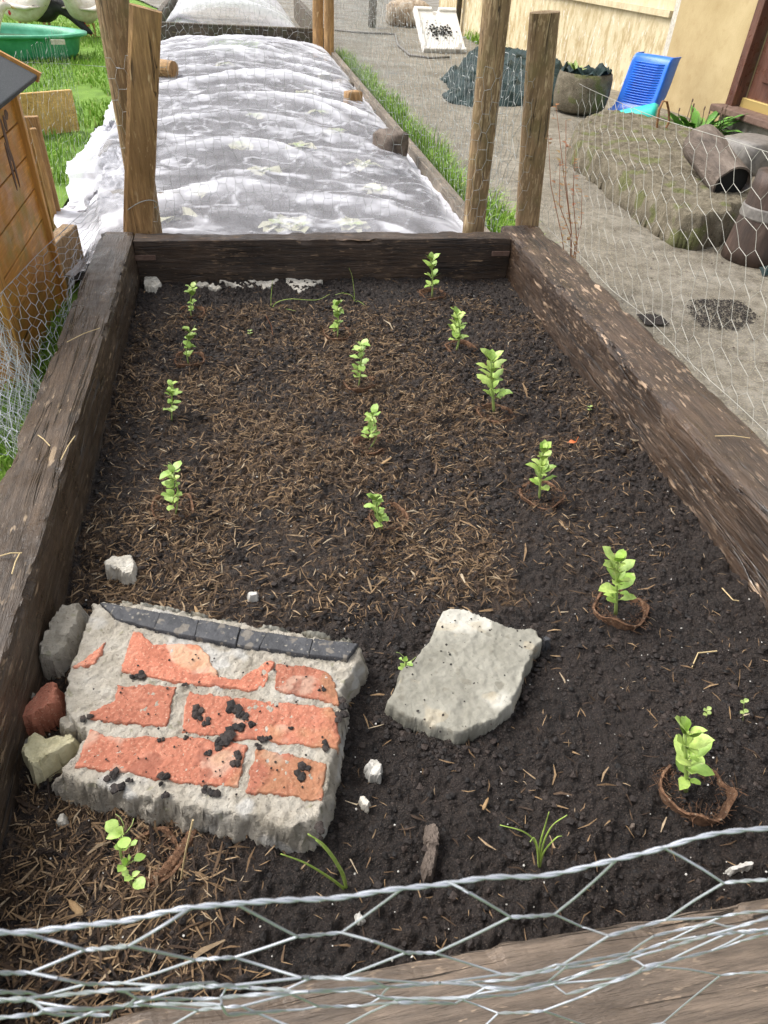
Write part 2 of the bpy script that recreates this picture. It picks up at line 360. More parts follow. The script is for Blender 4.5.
M['hen_white'] = blotch('cream_white_feathers', [(.3, (.60, .54, .42)), (.7, (.80, .77, .70))], 22, 5, .9, .7, 60, .01)
M['hen_black'] = blotch('black_feathers', [(.3, (.012, .012, .014)), (.7, (.04, .04, .045))], 22, 5, .5, .7, 60, .01)
M['comb'] = NT('red_comb').fin((.55, .02, .03), .5)
M['beak'] = NT('horn_beak').fin((.5, .36, .12), .5)
M['straw'] = NT('dry_straw').fin((.55, .42, .22), .7)
M['hedge'] = M['leaf_dark']

# ---------------------------------------------------------------- generic shapes
def sdist(P, poly):
    """signed distance, positive inside; P (N,2)"""
    poly = np.asarray(poly, float); n = len(poly); d = np.full(len(P), 1e9); inside = np.zeros(len(P), bool)
    for i in range(n):
        a = poly[i]; b = poly[(i+1) % n]; e = b-a
        t = np.clip(((P-a)@e)/(e@e+1e-12), 0, 1); q = P-a-t[:, None]*e
        d = np.minimum(d, (q*q).sum(1))
        c = ((a[1] > P[:, 1]) != (b[1] > P[:, 1])) & (P[:, 0] < (b[0]-a[0])*(P[:, 1]-a[1])/(b[1]-a[1]+1e-12)+a[0])
        inside ^= c
    return np.where(inside, 1, -1)*np.sqrt(d)
def patch(name, poly, z0, top, mat, parent=None, slope=3., rough=.002, edge=.003, res=.003, rscale=60, seed=1, hfun=None, crown=0):
    """slab with a broken outline: grid heightfield with steep sides plus an underside"""
    poly = np.asarray(poly, float); lo = poly.min(0)-.012; hi = poly.max(0)+.012
    nx = max(6, int((hi[0]-lo[0])/res)); ny = max(6, int((hi[1]-lo[1])/res))
    X, Y = np.meshgrid(np.linspace(lo[0], hi[0], nx), np.linspace(lo[1], hi[1], ny), indexing='ij')
    P = np.stack([X.ravel(), Y.ravel()], 1); s = sdist(P, poly)
    s = s + edge*2*(fbm(P[:, 0]*rscale*.5, P[:, 1]*rscale*.5, seed, 4)-.5)
    slope = slope*(.55+1.1*fbm(P[:, 0]*rscale*.8, P[:, 1]*rscale*.8, seed+2, 3))
    t = np.clip((s+.001)*slope/(top-z0), 0, 1); t = 1-(1-t)**1.35
    h = z0+(top-z0)*t
    if hfun is not None: h = h + hfun(P[:, 0], P[:, 1])*t
    h = h + t*rough*2*(fbm(P[:, 0]*rscale*1.7, P[:, 1]*rscale*1.7, seed+5, 4)-.5) + np.where(t < .93, rough*1.6*(fbm(P[:, 0]*rscale*4, P[:, 1]*rscale*4, seed+6, 2)-.5), 0)
    keep = (s > -.001).reshape(nx, ny)
    idx = -np.ones((nx, ny), int); V = []; F = []
    cell = keep[:-1, :-1] & keep[1:, :-1] & keep[1:, 1:] & keep[:-1, 1:]
    used = np.zeros((nx, ny), bool)
    used[:-1, :-1] |= cell; used[1:, :-1] |= cell; used[1:, 1:] |= cell; used[:-1, 1:] |= cell
    idx[used] = np.arange(used.sum()); k = used.sum()
    pv = np.stack([X[used], Y[used], h.reshape(nx, ny)[used]], 1)
    bv = pv.copy(); bv[:, 2] = z0-.004
    tt_ = t.reshape(nx, ny)[used]; sd_ = np.where(tt_ < .97, 1., .0); hz_ = pv[:, 2]-z0
    px_, py_ = pv[:, 0].copy(), pv[:, 1].copy(); A_ = min(.006, (top-z0)*.12)*(.4 if name == 'cement_slab' else .75)
    pv[:, 0] += sd_*A_*2*(fbm(px_*70+hz_*170, py_*70-hz_*120, seed+31, 3)-.5); pv[:, 1] += sd_*A_*2*(fbm(px_*70-hz_*140, py_*70+hz_*190, seed+37, 3)-.5)
    I, J = np.nonzero(cell)
    A, B_, C_, D = idx[I, J], idx[I+1, J], idx[I+1, J+1], idx[I, J+1]
    F = list(zip(A, B_, C_, D)) + list(zip(A+k, D+k, C_+k, B_+k))
    # side skirt
    cp = np.pad(cell, 1)
    for (di, dj, p, q) in ((-1, 0, D, A), (1, 0, B_, C_), (0, -1, A, B_), (0, 1, C_, D)):
        mk = ~cp[I+1+di, J+1+dj]
        F += [(b, a, a+k, b+k) for a, b in zip(p[mk], q[mk])]
    mb = MB(); mb.add(np.concatenate([pv, bv]), F)
    return mb.build(name, mat, parent, smooth=True)
def pxpoly(pts, z): return np.array([atz(x, y, z)[:2] for x, y in pts])

def timber(name, x0, x1, y0, y1, z0, z1, axis, mat, parent, seed, wob=.003, corner=.006):
    """sawn timber: subdivided box with worn arrises"""
    L = (y1-y0) if axis == 'y' else (x1-x0); W = (x1-x0) if axis == 'y' else (y1-y0); Hh = z1-z0
    nl = int(L/.008); r = corner
    prof = []
    def edge(a, b, k): 
        for i in range(k): prof.append((a[0]+(b[0]-a[0])*i/k, a[1]+(b[1]-a[1])*i/k))
    k1 = max(3, int(W/.012)); k2 = max(3, int(Hh/.012))
    edge((r, 0), (W-r, 0), k1); prof.append((W-r*.3, r*.3)); edge((W, r), (W, Hh-r), k2); prof.append((W-r*.3, Hh-r*.3))
    edge((W-r, Hh), (r, Hh), k1); prof.append((r*.3, Hh-r*.3)); edge((0, Hh-r), (0, r), k2); prof.append((r*.3, r*.3))
    prof = np.array(prof); k = len(prof)
    s = np.linspace(0, L, nl+1)
    S = np.repeat(s, k); Pu = np.tile(prof[:, 0], nl+1); Pw = np.tile(prof[:, 1], nl+1)
    ph = np.tile(np.arange(k), nl+1)
    d = wob*2*(fbm(S*3.5+seed, ph*.35, seed, 3)-.5) + wob*1.3*(fbm(S*22, ph*.9, seed+9, 3)-.5)
    arris = np.minimum.reduce([np.hypot(Pu-a, Pw-b) for a in (0, W) for b in (0, Hh)])
    gouge = np.clip(fbm(S*14, ph*.2+3, seed+4, 3)-.52, 0, 1)*np.clip(1-arris/.02, 0, 1)*.05
    cu, cw = W/2, Hh/2; nu, nw = (Pu-cu)/W*2, (Pw-cw)/Hh*2
    mx = np.maximum(abs(nu), abs(nw)); au = np.where(abs(nu) > .93*mx, np.sign(nu), 0); aw = np.where(abs(nw) > .93*mx, np.sign(nw), 0)
    Pu = Pu + au*(d-gouge); Pw = Pw + aw*(d-gouge)
    if axis == 'y': V = np.stack([x0+Pu, y0+S, z0+Pw], 1)
    else: V = np.stack([x0+S, y1-Pu, z0+Pw], 1)
    F = [(i*k+j, i*k+(j+1) % k, (i+1)*k+(j+1) % k, (i+1)*k+j) for i in range(nl) for j in range(k)]
    F += [tuple(range(k))[::-1], tuple(nl*k+j for j in range(k))]
    mb = MB(); mb.add(V, [f[::-1] for f in F])
    return mb.build(name, mat, parent, smooth=False)

# ================================================================ SETTING
mb = MB(); mb.add([(-150, -150, -.03), (150, -150, -.03), (150, 250, -.03), (-150, 250, -.03)], [(0, 1, 2, 3)])
tag(mb.build('ground', M['lawn']), kind='structure')
def sheet(name, poly, z, mat, res=.06, amp=.004, seed=1, fs=3):
    poly = np.asarray(poly, float); lo, hi = poly.min(0), poly.max(0)
    nx, ny = int((hi[0]-lo[0])/res)+2, int((hi[1]-lo[1])/res)+2
    X, Y = np.meshgrid(np.linspace(lo[0], hi[0], nx), np.linspace(lo[1], hi[1], ny), indexing='ij')
    Z = z+amp*2*(fbm(X*fs, Y*fs, seed, 4)-.5)
    s = sdist(np.stack([X.ravel(), Y.ravel()], 1), poly).reshape(nx, ny) > -res*.6
    c = s[:-1, :-1] & s[1:, 1:]; I, J = np.nonzero(c); g = lambda i, j: i*ny+j
    mb = MB(); mb.add(np.stack([X.ravel(), Y.ravel(), Z.ravel()], 1), list(zip(g(I, J), g(I+1, J), g(I+1, J+1), g(I, J+1))))
    o = mb.build(name, mat, smooth=True); return tag(o, kind='structure')
sheet('lawn', [(-9, -1.5), (-.12, -1.5), (-.12, 2.2), (-.45, 2.4), (-.6, 12), (-3, 18), (-9, 18)], -.008, M['lawn'], .08, .012, 2)
sheet('concrete_path', [(1.36, -1.5), (5.5, -1.5), (5.5, 20), (-3, 20), (-.3, 11.2), (1.2, 8.6), (1.36, 7), (1.42, 2.2)], -.004, M['concrete'], .03, .010, 5, 2)
# bed soil
xs = np.linspace(-.01, 1.21, 560); ys = np.linspace(-.01, 2.01, 800)
X, Y = np.meshgrid(xs, ys, indexing='ij')
Z = soil_full(X, Y)
I, J = np.nonzero(np.ones((559, 799), bool)); g = lambda i, j: i*800+j
mb = MB(); mb.add(np.stack([X.ravel(), Y.ravel(), Z.ravel()], 1), list(zip(g(I, J), g(I+1, J), g(I+1, J+1), g(I, J+1))))
soil_o = mb.build('soil', M['soil'], smooth=True); tag(soil_o, kind='structure')

# ================================================================ RAISED BED
bed = empty('raised_bed', (.6, 1, 0), 'long raised bed of dark weathered railway sleepers filled with soil', 'raised bed')
o = timber('sleeper', -.10, 0, -.75, 2.08, .0, H, 'y', M['sleeper_left'], bed, 3, .002, .007); tag(o, 'weathered left-hand sleeper with worn pale flecks')
o = timber('sleeper', 1.2, 1.34, -.35, 2.12, .0, H, 'y', M['sleeper_right'], bed, 8, .002, .008); tag(o, 'right-hand sleeper, wet black inner face, pale flaked top')
o = timber('sleeper', .002, 1.198, 2.0, 2.075, .02, H-.002, 'x', M['sleeper_far'], bed, 13, .002); tag(o, 'thin dark sleeper closing the far end')
o = timber('sleeper', .002, 1.198, -.108, 0.004, .0, H-.004, 'x', M['sleeper_near'], bed, 17, .004, .012); tag(o, 'brown sleeper closing the near end under the wire')
# metal brackets at far corners
for bx in (.03, 1.165):
    mb = MB(); mb.box((bx, 1.994, .17), (.06, .006, .014)); mb.build('bracket', M['sill'], bed)

# ================================================================ MULCH AND CRUMBS (uncountable)
def mulch_density(x, y):
    d = np.clip((1.85-y)/.12, 0, 1)*np.clip((y-.52)/.12, 0, 1)*(.28+.9*np.clip(1.25-abs(x-.42)*1.5, 0, 1))
    d = d*(.25+1.5*np.clip((fbm(x*6, y*6, 31, 3)-.36)*3.2, 0, 1))
    d = d*np.where((x > .78) & (y < .95), .25, 1)
    d = d*(1-.7*np.clip(1-np.hypot(x-.33, (y-.80)*1.3)/.16, 0, 1))
    d2 = np.clip((.30-x)/.1, 0, 1)*np.clip((.33-y)/.05, 0, 1)*1.0
    d3 = np.clip((.2-x)/.15, 0, 1)*np.clip((.62-y)/.1, 0, 1)*.5
    return np.clip(d+d2+d3+.05, 0, 1.3)
sa = soil_o.data.attributes.new('fibre', 'FLOAT', 'POINT'); sa.data.foreach_set('value', np.clip(mulch_density(xs[:, None]+0*ys[None, :], ys[None, :]+0*xs[:, None])*.9, 0, 1).ravel().astype(np.float32))
def scatter(N, dens):
    out = []
    while len(out) < N:
        x = RNG.uniform(0.01, 1.19, N); y = RNG.uniform(0.01, 1.99, N)
        k = RNG.uniform(0, 1.3, N) < dens(x, y); out += list(zip(x[k], y[k]))
    return np.array(out[:N])
mb = MB()
P = scatter(40000, mulch_density); zz = soil_full(P[:, 0], P[:, 1])
for (x, y), z in zip(P, zz):
    L = .003+.011*rnd.random()**2 + (.010 if rnd.random() < .012 else 0); wd = L*rnd.uniform(.04, .12)+.0002
    if y < .35: L *= 1.15
    a = rnd.uniform(0, 6.283); tl = rnd.gauss(0, .28); cu = rnd.gauss(0, .25)
    d = np.array([math.cos(a)*math.cos(tl), math.sin(a)*math.cos(tl), math.sin(tl)]); s = np.array([-math.sin(a), math.cos(a), rnd.gauss(0, .35)])
    c = np.array([x, y, z+.0018+L*.3*abs(math.sin(tl))]); u = np.array([0, 0, 1.])
    p0 = c-d*L; p1 = c+s*L*cu*.5+u*L*.1; p2 = c+d*L
    v = [p0-s*wd*.3, p0+s*wd*.3, p1+s*wd, p1-s*wd, p2-s*wd*.4, p2+s*wd*.4, p1-u*wd*.6]
    mb.add(v, [(0, 1, 2, 3), (3, 2, 5, 4), (0, 3, 6), (3, 4, 6), (1, 6, 2), (2, 6, 5)])
tag(mb.build('bark_mulch', M['mulch']), 'tan and dark brown shredded bark strewn over the middle and left of the soil', 'mulch', kind='stuff')
# crumbs of soil
ico_v = np.array([(0, 0, 1), (.89, 0, .45), (.28, .85, .45), (-.72, .53, .45), (-.72, -.53, .45), (.28, -.85, .45), (.72, .53, -.45), (-.28, .85, -.45), (-.89, 0, -.45), (-.28, -.85, -.45), (.72, -.53, -.45), (0, 0, -1)])
ico_f = [(0, 1, 2), (0, 2, 3), (0, 3, 4), (0, 4, 5), (0, 5, 1), (1, 6, 2), (2, 7, 3), (3, 8, 4), (4, 9, 5), (5, 10, 1), (6, 7, 2), (7, 8, 3), (8, 9, 4), (9, 10, 5), (10, 6, 1), (6, 11, 7), (7, 11, 8), (8, 11, 9), (9, 11, 10), (10, 11, 6)]
def blob(mb, c, r, fl=.75):
    v = ico_v*(1+RNG.uniform(-.3, .3, (12, 1)))*r; v[:, 2] *= fl; mb.add(v+np.array(c), ico_f)
mb = MB()
def crumbs(mb, P3, rad, fl=.75):
    n_ = len(P3); V = ico_v[None]*(1+RNG.uniform(-.35, .35, (n_, 12, 1)))*rad[:, None, None]; V[:, :, 2] *= fl; V = V+P3[:, None, :]
    F = (np.array(ico_f)[None]+(np.arange(n_)*12)[:, None, None]).reshape(-1, 3); mb.add(V.reshape(-1, 3), F.tolist())
P = scatter(34000, lambda x, y: .10+1.1*np.clip((fbm(x*5, y*5, 51, 3)-.38)*3, 0, 1)*(.4+1.2*np.clip((fbm(x*16, y*16, 53, 3)-.4)*3, 0, 1))+.5*np.clip(1-np.hypot(x-.50, y-.35)/.25, 0, 1)); zz = soil_full(P[:, 0], P[:, 1])
crumbs(mb, np.stack([P[:, 0], P[:, 1], zz+.0005], 1), .0008+.0052*RNG.random(len(P))**4.5)
tag(mb.build('soil_crumbs', M['crumb']), 'dark crumbs and small clods lying loose on the bed soil', 'soil crumbs', kind='stuff')
mb = MB()
P = scatter(420, lambda x, y: np.clip(1.1-y*.5, .2, 1.2)); zz = soil_full(P[:, 0], P[:, 1])
for (x, y), z in zip(P, zz): blob(mb, (x, y, z+.001), .0009+.0012*rnd.random()**2)
tag(mb.build('perlite_grains', M['white_bit']), 'tiny white grains sprinkled through the dark soil', 'grains', kind='stuff')

# ================================================================ BROKEN BRICKWORK SLAB
ZT = .134
base_poly = [(90, 609), (118, 604), (359, 646), (372, 652), (366, 668), (352, 690), (345, 746), (340, 770), (333, 806), (325, 829), (304, 842), (278, 841), (226, 828), (182, 819), (146, 813), (104, 799), (68, 794), (45, 782), (72, 762), (82, 742), (64, 728), (60, 712), (62, 690), (72, 660), (82, 632)]
bslab = empty('brickwork_slab', (*pxpoly([(200, 720)], .12)[0], float(SOIL)), 'broken slab of orange brickwork in pale mortar with a slate strip, lying on the soil', 'brickwork slab')
def hf(x, y):   # the front lip slopes down towards the viewer
    return .004*(fbm(x*18, y*18, 71, 3)-.5)
patch('mortar', pxpoly(base_poly, .116), SOIL-.01, ZT-.001, M['mortar'], bslab, slope=5., rough=.0048, edge=.007, res=.0022, rscale=80, seed=21, hfun=hf)
bricks = [
 [(105.5, 642), (96, 665.5), (69, 668), (86, 659)],
 [(138, 634), (125, 671), (199, 684), (260, 690), (270, 668), (271, 662), (262, 662), (239, 678), (219, 675), (210, 657), (197, 646), (156, 646), (146, 635)],
 [(278, 666), (275, 691), (338, 704), (334, 681), (327, 671), (304, 666)],
 [(118, 686), (174.5, 687.6), (164, 726), (91, 720), (92, 711), (114, 701)],
 [(194, 694), (185, 733), (265, 740), (334, 748), (336, 724), (330, 708), (262, 701)],
 [(94, 732), (79.5, 767), (153, 776), (199, 784), (234, 785), (243, 746), (200, 739), (130, 738), (109, 736)],
 [(257, 750), (249.5, 791), (320, 800), (326, 764)]]
for i, b in enumerate(bricks):
    patch('brick', (lambda q: q+(q-q.mean(0))*.055)(pxpoly(b, ZT)), ZT-.008, ZT+.0018, M['brick'], bslab, slope=5, rough=.0022, edge=.0046, res=.0016, rscale=120, seed=40+i)
sl_top = [(97, 604), (160, 614), (199, 621), (359, 643)]
sl = [[(100, 603), (161, 613), (155, 630), (116, 619)], [(160.5, 612.8), (200, 620.8), (195, 638.3), (154.5, 630)], [(199.6, 620.7), (240.5, 628.8), (235.5, 645.8), (194.7, 638.2)],
      [(240.7, 628.8), (267.7, 633), (259, 649.2), (236, 645.7)], [(267.6, 633), (314, 640), (309, 656.2), (259.3, 649.2)], [(313.7, 639.8), (359, 644.5), (347, 661), (308.6, 656)]]
for i, b in enumerate(sl):
    patch('slate_tile', pxpoly(b, ZT+.004), ZT-.012, ZT+.006+(i%3)*.0012, M['slate'], bslab, slope=14, rough=.0016, edge=.0012, res=.0012, rscale=50, seed=60+i)
patch('mortar_ledge', pxpoly([(112, 598), (150, 606), (200, 616), (270, 628), (358, 641), (360, 646), (268, 635), (200, 623), (125, 609)], ZT-.01), SOIL-.01, ZT+.005, M['grey_stone'], bslab, slope=8, rough=.002, edge=.002, res=.003, seed=66)
# soil clods stuck on the slab
mb = MB()
cl = [(200, 712, 9), (207, 722, 7), (232, 709, 9), (240, 715, 7), (226, 735, 10), (221, 743, 7), (240, 730, 9), (252, 725, 5), (210, 753, 4), (235, 760, 7), (262, 738, 6), (302, 770, 9), (322, 689, 4), (325, 745, 6),
      (113, 776, 7), (119, 786, 7), (128, 780, 4), (163, 777, 7), (166, 795, 5), (212, 792, 7), (205, 790, 5), (138, 674, 6), (143, 676, 4), (85, 717, 6), (185, 685, 3), (186, 737, 3), (161, 739, 3), (320, 830, 8), (340, 715, 8), (344, 705, 7), (247, 717, 3), (258, 747, 4), (291, 728, 3)]
for (px, py, r) in cl:
    c = atz(px, py, ZT+.003)
    for j in range(5):
        rr = r*.0011*rnd.uniform(.45, .8); blob(mb, (c[0]+rnd.gauss(0, r*.0006), c[1]+rnd.gauss(0, r*.0005), ZT+.003), rr, .6)
for j in range(110):
    px, py = rnd.uniform(85, 335), rnd.uniform(650, 800); c = atz(px, py, ZT+.003)
    if sdist(np.array([c[:2]]), pxpoly(base_poly, ZT))[0] > .012: blob(mb, (c[0], c[1], ZT+.004), rnd.uniform(.0007, .002), .6)
tag(mb.build('soil_clods', M['crumb']), 'black crumbs of soil scattered on top of the brickwork slab', 'soil crumbs', kind='stuff')

# grey slab
mb = MB(); gp_ = pxpoly([(443, 613), (463, 612), (509, 628), (537, 634), (544, 646), (522, 688), (497, 725), (459, 741), (426, 729), (384, 706), (403, 668), (429, 642)], .105)
for k in range(420):
    i_ = rnd.randrange(len(gp_)); t_ = rnd.random(); p_ = gp_[i_]*(1-t_)+gp_[(i_+1) % len(gp_)]*t_; c_ = gp_.mean(0); q_ = rnd.random()
    if q_ < .22: p_ = p_+(c_-p_)*rnd.random()**1.6*.8; blob(mb, (p_[0], p_[1], .111), rnd.uniform(.0006, .0022), .6)
    else: p_ = p_+(p_-c_)*rnd.uniform(.02, .12); blob(mb, (p_[0], p_[1], float(soil_z(p_[0], p_[1]))+.004), rnd.uniform(.002, .006), .8)
tag(mb.build('soil_clods', M['crumb']), 'loose soil crumbs banked around and dusted over the grey cement slab', 'soil crumbs', kind='stuff')
patch_o = patch('cement_slab', pxpoly([(443, 613), (463, 612), (486, 621), (509, 628), (537, 634), (544, 646), (532, 662), (522, 688), (512, 712), (497, 725), (478, 732), (459, 741), (443, 736), (426, 729), (408, 722), (394, 715), (384, 706), (392, 686), (403, 668), (418, 652), (429, 642), (433, 624)], .100),
      SOIL-.012, .109, M['grey_stone'], None, slope=7, rough=.0024, edge=.007, res=.0020, rscale=70, seed=81, hfun=lambda x, y: .004*np.clip((x-.62)*4, -1, 1)+.0022*np.clip((fbm(x*22, y*22, 83, 2)-.5)*14, 0, 1)+.0012*fbm(x*60, y*60, 84, 3))
tag(patch_o, 'flat grey broken cement slab lying on bare soil right of the brickwork', 'cement slab')
def frag(name, pts, top, mat, label, cat, slope=5, **k):
    tl = rnd.uniform(-.25, .25), rnd.uniform(-.25, .25); pp_ = pxpoly(pts, (top+SOIL)/2+.005); c_ = pp_.mean(0)
    o = patch(name, pp_, SOIL-.014, top, mat, None, slope=slope*1.6, hfun=lambda x, y: (x-c_[0])*tl[0]+(y-c_[1])*tl[1], **k); tag(o, label, cat, k.get('group')); o.data.polygons.foreach_set('use_smooth', [False]*len(o.data.polygons)); return o
frag('mortar_fragment', [(62, 614), (88, 608), (84, 628), (70, 655), (57, 668), (39, 668), (39, 657)], .135, M['mortar'], 'oblong pale mortar lump leaning at the top left corner of the brickwork slab', 'rubble', rough=.004, edge=.004, seed=3)
frag('brick_fragment', [(47, 685), (62, 686), (64, 708), (54, 719), (36, 726), (15, 730), (20, 718)], .13, M['brick'], 'loose triangular orange brick shard beside the left sleeper', 'brick shard', rough=.002, edge=.003, seed=4)
frag('mortar_fragment', [(37, 730), (52, 742), (78, 733), (84, 746), (60, 766), (34, 783), (24, 758)], .132, M['cream_stone'], 'cream mortar lump below the loose brick shard', 'rubble', rough=.006, edge=.004, seed=5)
frag('mortar_fragment', [(25, 690), (36, 688), (42, 700), (30, 712), (22, 708)], .115, M['grey_stone'], 'small grey rubble piece above the loose brick shard, against the left sleeper', 'rubble', rough=.004, seed=6)
frag('mortar_fragment', [(56, 724), (76, 718), (84, 730), (70, 740), (58, 736)], .125, M['mortar'], 'small pale rubble piece between the cream lump and the brickwork slab', 'rubble', rough=.004, seed=7)
frag('mortar_fragment', [(22, 740), (32, 736), (36, 752), (24, 756)], .1, M['grey_stone'], 'tiny grey rubble piece left of the cream mortar lump', 'rubble', rough=.004, seed=8)
frag('stone_fragment', [(104, 566), (112, 557), (133, 555), (137, 566), (134, 579), (122, 578), (116, 572), (105, 573)], .108, M['pale'], 'pale grey stone chip on the mulch above the brickwork slab', 'stone chip', rough=.005, edge=.004, seed=9, res=.002)
frag('stone_fragment', [(53, 822), (58, 812), (69, 811), (67, 827), (55, 827)], .096, M['pale'], 'small pale stone chip on mulch below the brickwork slab', 'stone chip', rough=.003, seed=10, res=.002)
frag('stone_fragment', [(353, 914), (360, 911), (365, 919), (362, 924), (354, 922)], .098, M['white_bit'], 'small white stone just below the bent onion shoot at the front', 'stone chip', rough=.003, seed=11, res=.002)
frag('stone_fragment', [(246, 592), (259, 591), (260, 599), (248, 600)], .100, M['white_bit'], 'small white stone midway above the slate strip', 'stone chip', rough=.003, seed=12, res=.002)
frag('white_fragment', [(365, 764), (372, 757), (382, 766), (379, 778), (370, 776)], .098, M['white_bit'], 'crumbly white lump on dark soil right of the brickwork slab', 'white lump', rough=.008, edge=.006, seed=13, res=.0015)
frag('stone_fragment', [(357, 797), (365, 795), (371, 803), (368, 810), (361, 806)], .098, M['pale'], 'small brown pebble right of the lower brickwork corner', 'stone chip', rough=.003, seed=14, res=.0015)
frag('stone_fragment', [(541, 636), (550, 638), (552, 643), (543, 646)], .104, M['slate'], 'dark stone chip at the right tip of the grey cement slab', 'stone chip', rough=.002, seed=15, res=.002)
frag('bark_fragment', [(424, 826), (434, 824), (440, 832), (437, 862), (434, 880), (424, 880), (420, 866), (426, 846)], .105, M['bark'], 'short rotten bark stub standing out of the dark soil at the front', 'bark', rough=.006, edge=.005, seed=16, res=.002)
frag('label_stick', [(728, 868), (750, 861), (755, 863), (753, 867), (731, 873)], .098, M['white_bit'], 'short white plastic sliver on the soil behind the near sleeper', 'plastic sliver', slope=8, rough=.0005, edge=.0005, seed=17, res=.001)
frag('stone_fragment', [(630, 820), (637, 822), (636, 831), (629, 829)], .096, M['bark'], 'brown pebble on bare soil left of the nearest fibre pot', 'stone chip', rough=.002, seed=18, res=.0015)
frag('stone_fragment', [(143, 277), (152, 274), (163, 284), (155, 289), (144, 288)], .105, M['pale'], 'pale stone in the far left corner of the bed', 'stone chip', rough=.006, seed=19)
frag('torn_plaster', [(290, 273), (305, 275), (327, 277), (313, 285), (299, 292), (290, 287), (284, 281)], .092, M['pale'], 'large torn flake of pale plaster against the far sleeper', 'plaster flake', rough=.004, edge=.005, seed=20)
frag('torn_plaster', [(261, 281), (272, 274), (285, 271), (281, 279), (272, 286), (262, 289)], .092, M['pale'], 'smaller pale plaster flake just left of the large torn flake', 'plaster flake', rough=.006, edge=.005, seed=22)
for i, (px, py, wd) in enumerate([(201, 284, 6), (215, 286, 5), (226, 282, 5), (238, 285, 7), (248, 284, 6), (256, 281, 6)]):
    q = [(px-wd*1.5, py+1), (px-wd*.4, py-3), (px+wd*.2, py-1), (px+wd*.6, py-3), (px+wd*1.5, py+1), (px+wd*.2, py+3)]
    o = frag('plaster_crumb', q, .092, M['pale'], ['leftmost pale plaster crumb at the foot of the far sleeper', 'second pale plaster crumb from the left at the far sleeper', 'third pale plaster crumb from the left at the far sleeper', 'widest pale plaster crumb in the row at the far sleeper', 'second pale plaster crumb from the right at the far sleeper', 'rightmost plaster crumb, nearest the torn flakes at the far sleeper'][i], 'plaster crumb', rough=.006, edge=.004, seed=100+i)
    o['group'] = 'plaster crumbs along the far sleeper'
# larger wood chips named one by one near the front
def chip(px, py, ang, L, wd, label):
    c = on_soil(px, py); z = float(soil_full(c[0], c[1])); mb = MB(); d = np.array([math.cos(ang), math.sin(ang), .1]); s = np.array([-math.sin(ang), math.cos(ang), .1])
    p = [c+d*L*t for t in (-1, -.5, 0, .5, 1)]
    for k in p: k[2] = z+.006+.1*(k-c)@d*1.
    mb.tube(p, [wd*.5, wd, wd*.9, wd*.8, wd*.3], 6, flat=.3); tag(mb.build('wood_chip', M['straw'] if 'straw' in label else M['chip'], smooth=True), label, 'wood chip')
M['chip'] = blotch('pale_wood_chip', [(.3, (.25, .15, .07)), (.7, (.45, .31, .16))], 60, 5, .8, .7, 300, .002, stretch=(1, .3, 1))
chip(77, 910, 2.3, .012, .005, 'pale wood chip on mulch beside the near left wire')
chip(130, 868-2, 1.2, .001, .001, 'tiny chip under the pea') if 0 else None
chip(386, 465, .6, .017, .004, 'curled pale wood chip below the middle pea seedling')
chip(197, 313+300, 1.9, .010, .003, 'thin tan wood chip just above the slate strip')
chip(485, 806, .9, .009, .0025, 'small tan wood chip on bare soil below the cement slab')
# orange leaf
p = on_soil(571, 447); z = float(soil_full(p[0], p[1])); mb = MB()
mb.add([p+np.array(q)+[0, 0, z-p[2]+.006] for q in [(-.012, 0, 0), (0, .009, .003), (.012, .002, 0), (0, -.008, .004)]], [(0, 3, 1), (1, 3, 2)])
mb.tube([p+[.01, .002, z-p[2]+.006], p+[.022, .018, z-p[2]+.009]], .0007, 4)
tag(mb.build('fallen_leaf', NT('orange_leaf').fin((.5, .12, .03), .6)), 'small curled orange leaf on the mulch near the right sleeper', 'fallen leaf')

# ================================================================ SEEDLINGS
def leaf_geo(mb, base, d, L, wd, up=.25, fold=.25, k=5, notch=False, curl=.3):
    d = np.array(d, float); d /= np.linalg.norm(d); s = np.cross(d, [0, 0, 1.]); s /= np.linalg.norm(s)+1e-9; nrm = np.cross(s, d)
    rows = []
    for i in range(k+1):
        t = i/k; w_ = wd*math.sin(math.pi*min(1, t*.93+.04))**.75*(1 if t < 1 else .05)
        c = np.array(base)+d*L*t+nrm*(-curl*L*t*t*.5)
        cr = wd*.12; rows.append([c-s*w_+nrm*(fold*w_+rnd.gauss(0, cr)*(0 < i < k)), c, c+s*w_+nrm*(fold*w_+rnd.gauss(0, cr)*(0 < i < k))])
    v = np.array(rows).reshape(-1, 3); f = []
    for i in range(k):
        for j in range(2): f.append((i*3+j, i*3+j+1, (i+1)*3+j+1, (i+1)*3+j))
    mb.add(v, f)
def stempath(b, top, bend=.004, k=6):
    b, top = np.array(b), np.array(top); t = np.linspace(0, 1, k)[:, None]
    return b+(top-b)*t+np.sin(t*math.pi)*np.array([[rnd.gauss(0, bend), rnd.gauss(0, bend), 0]])
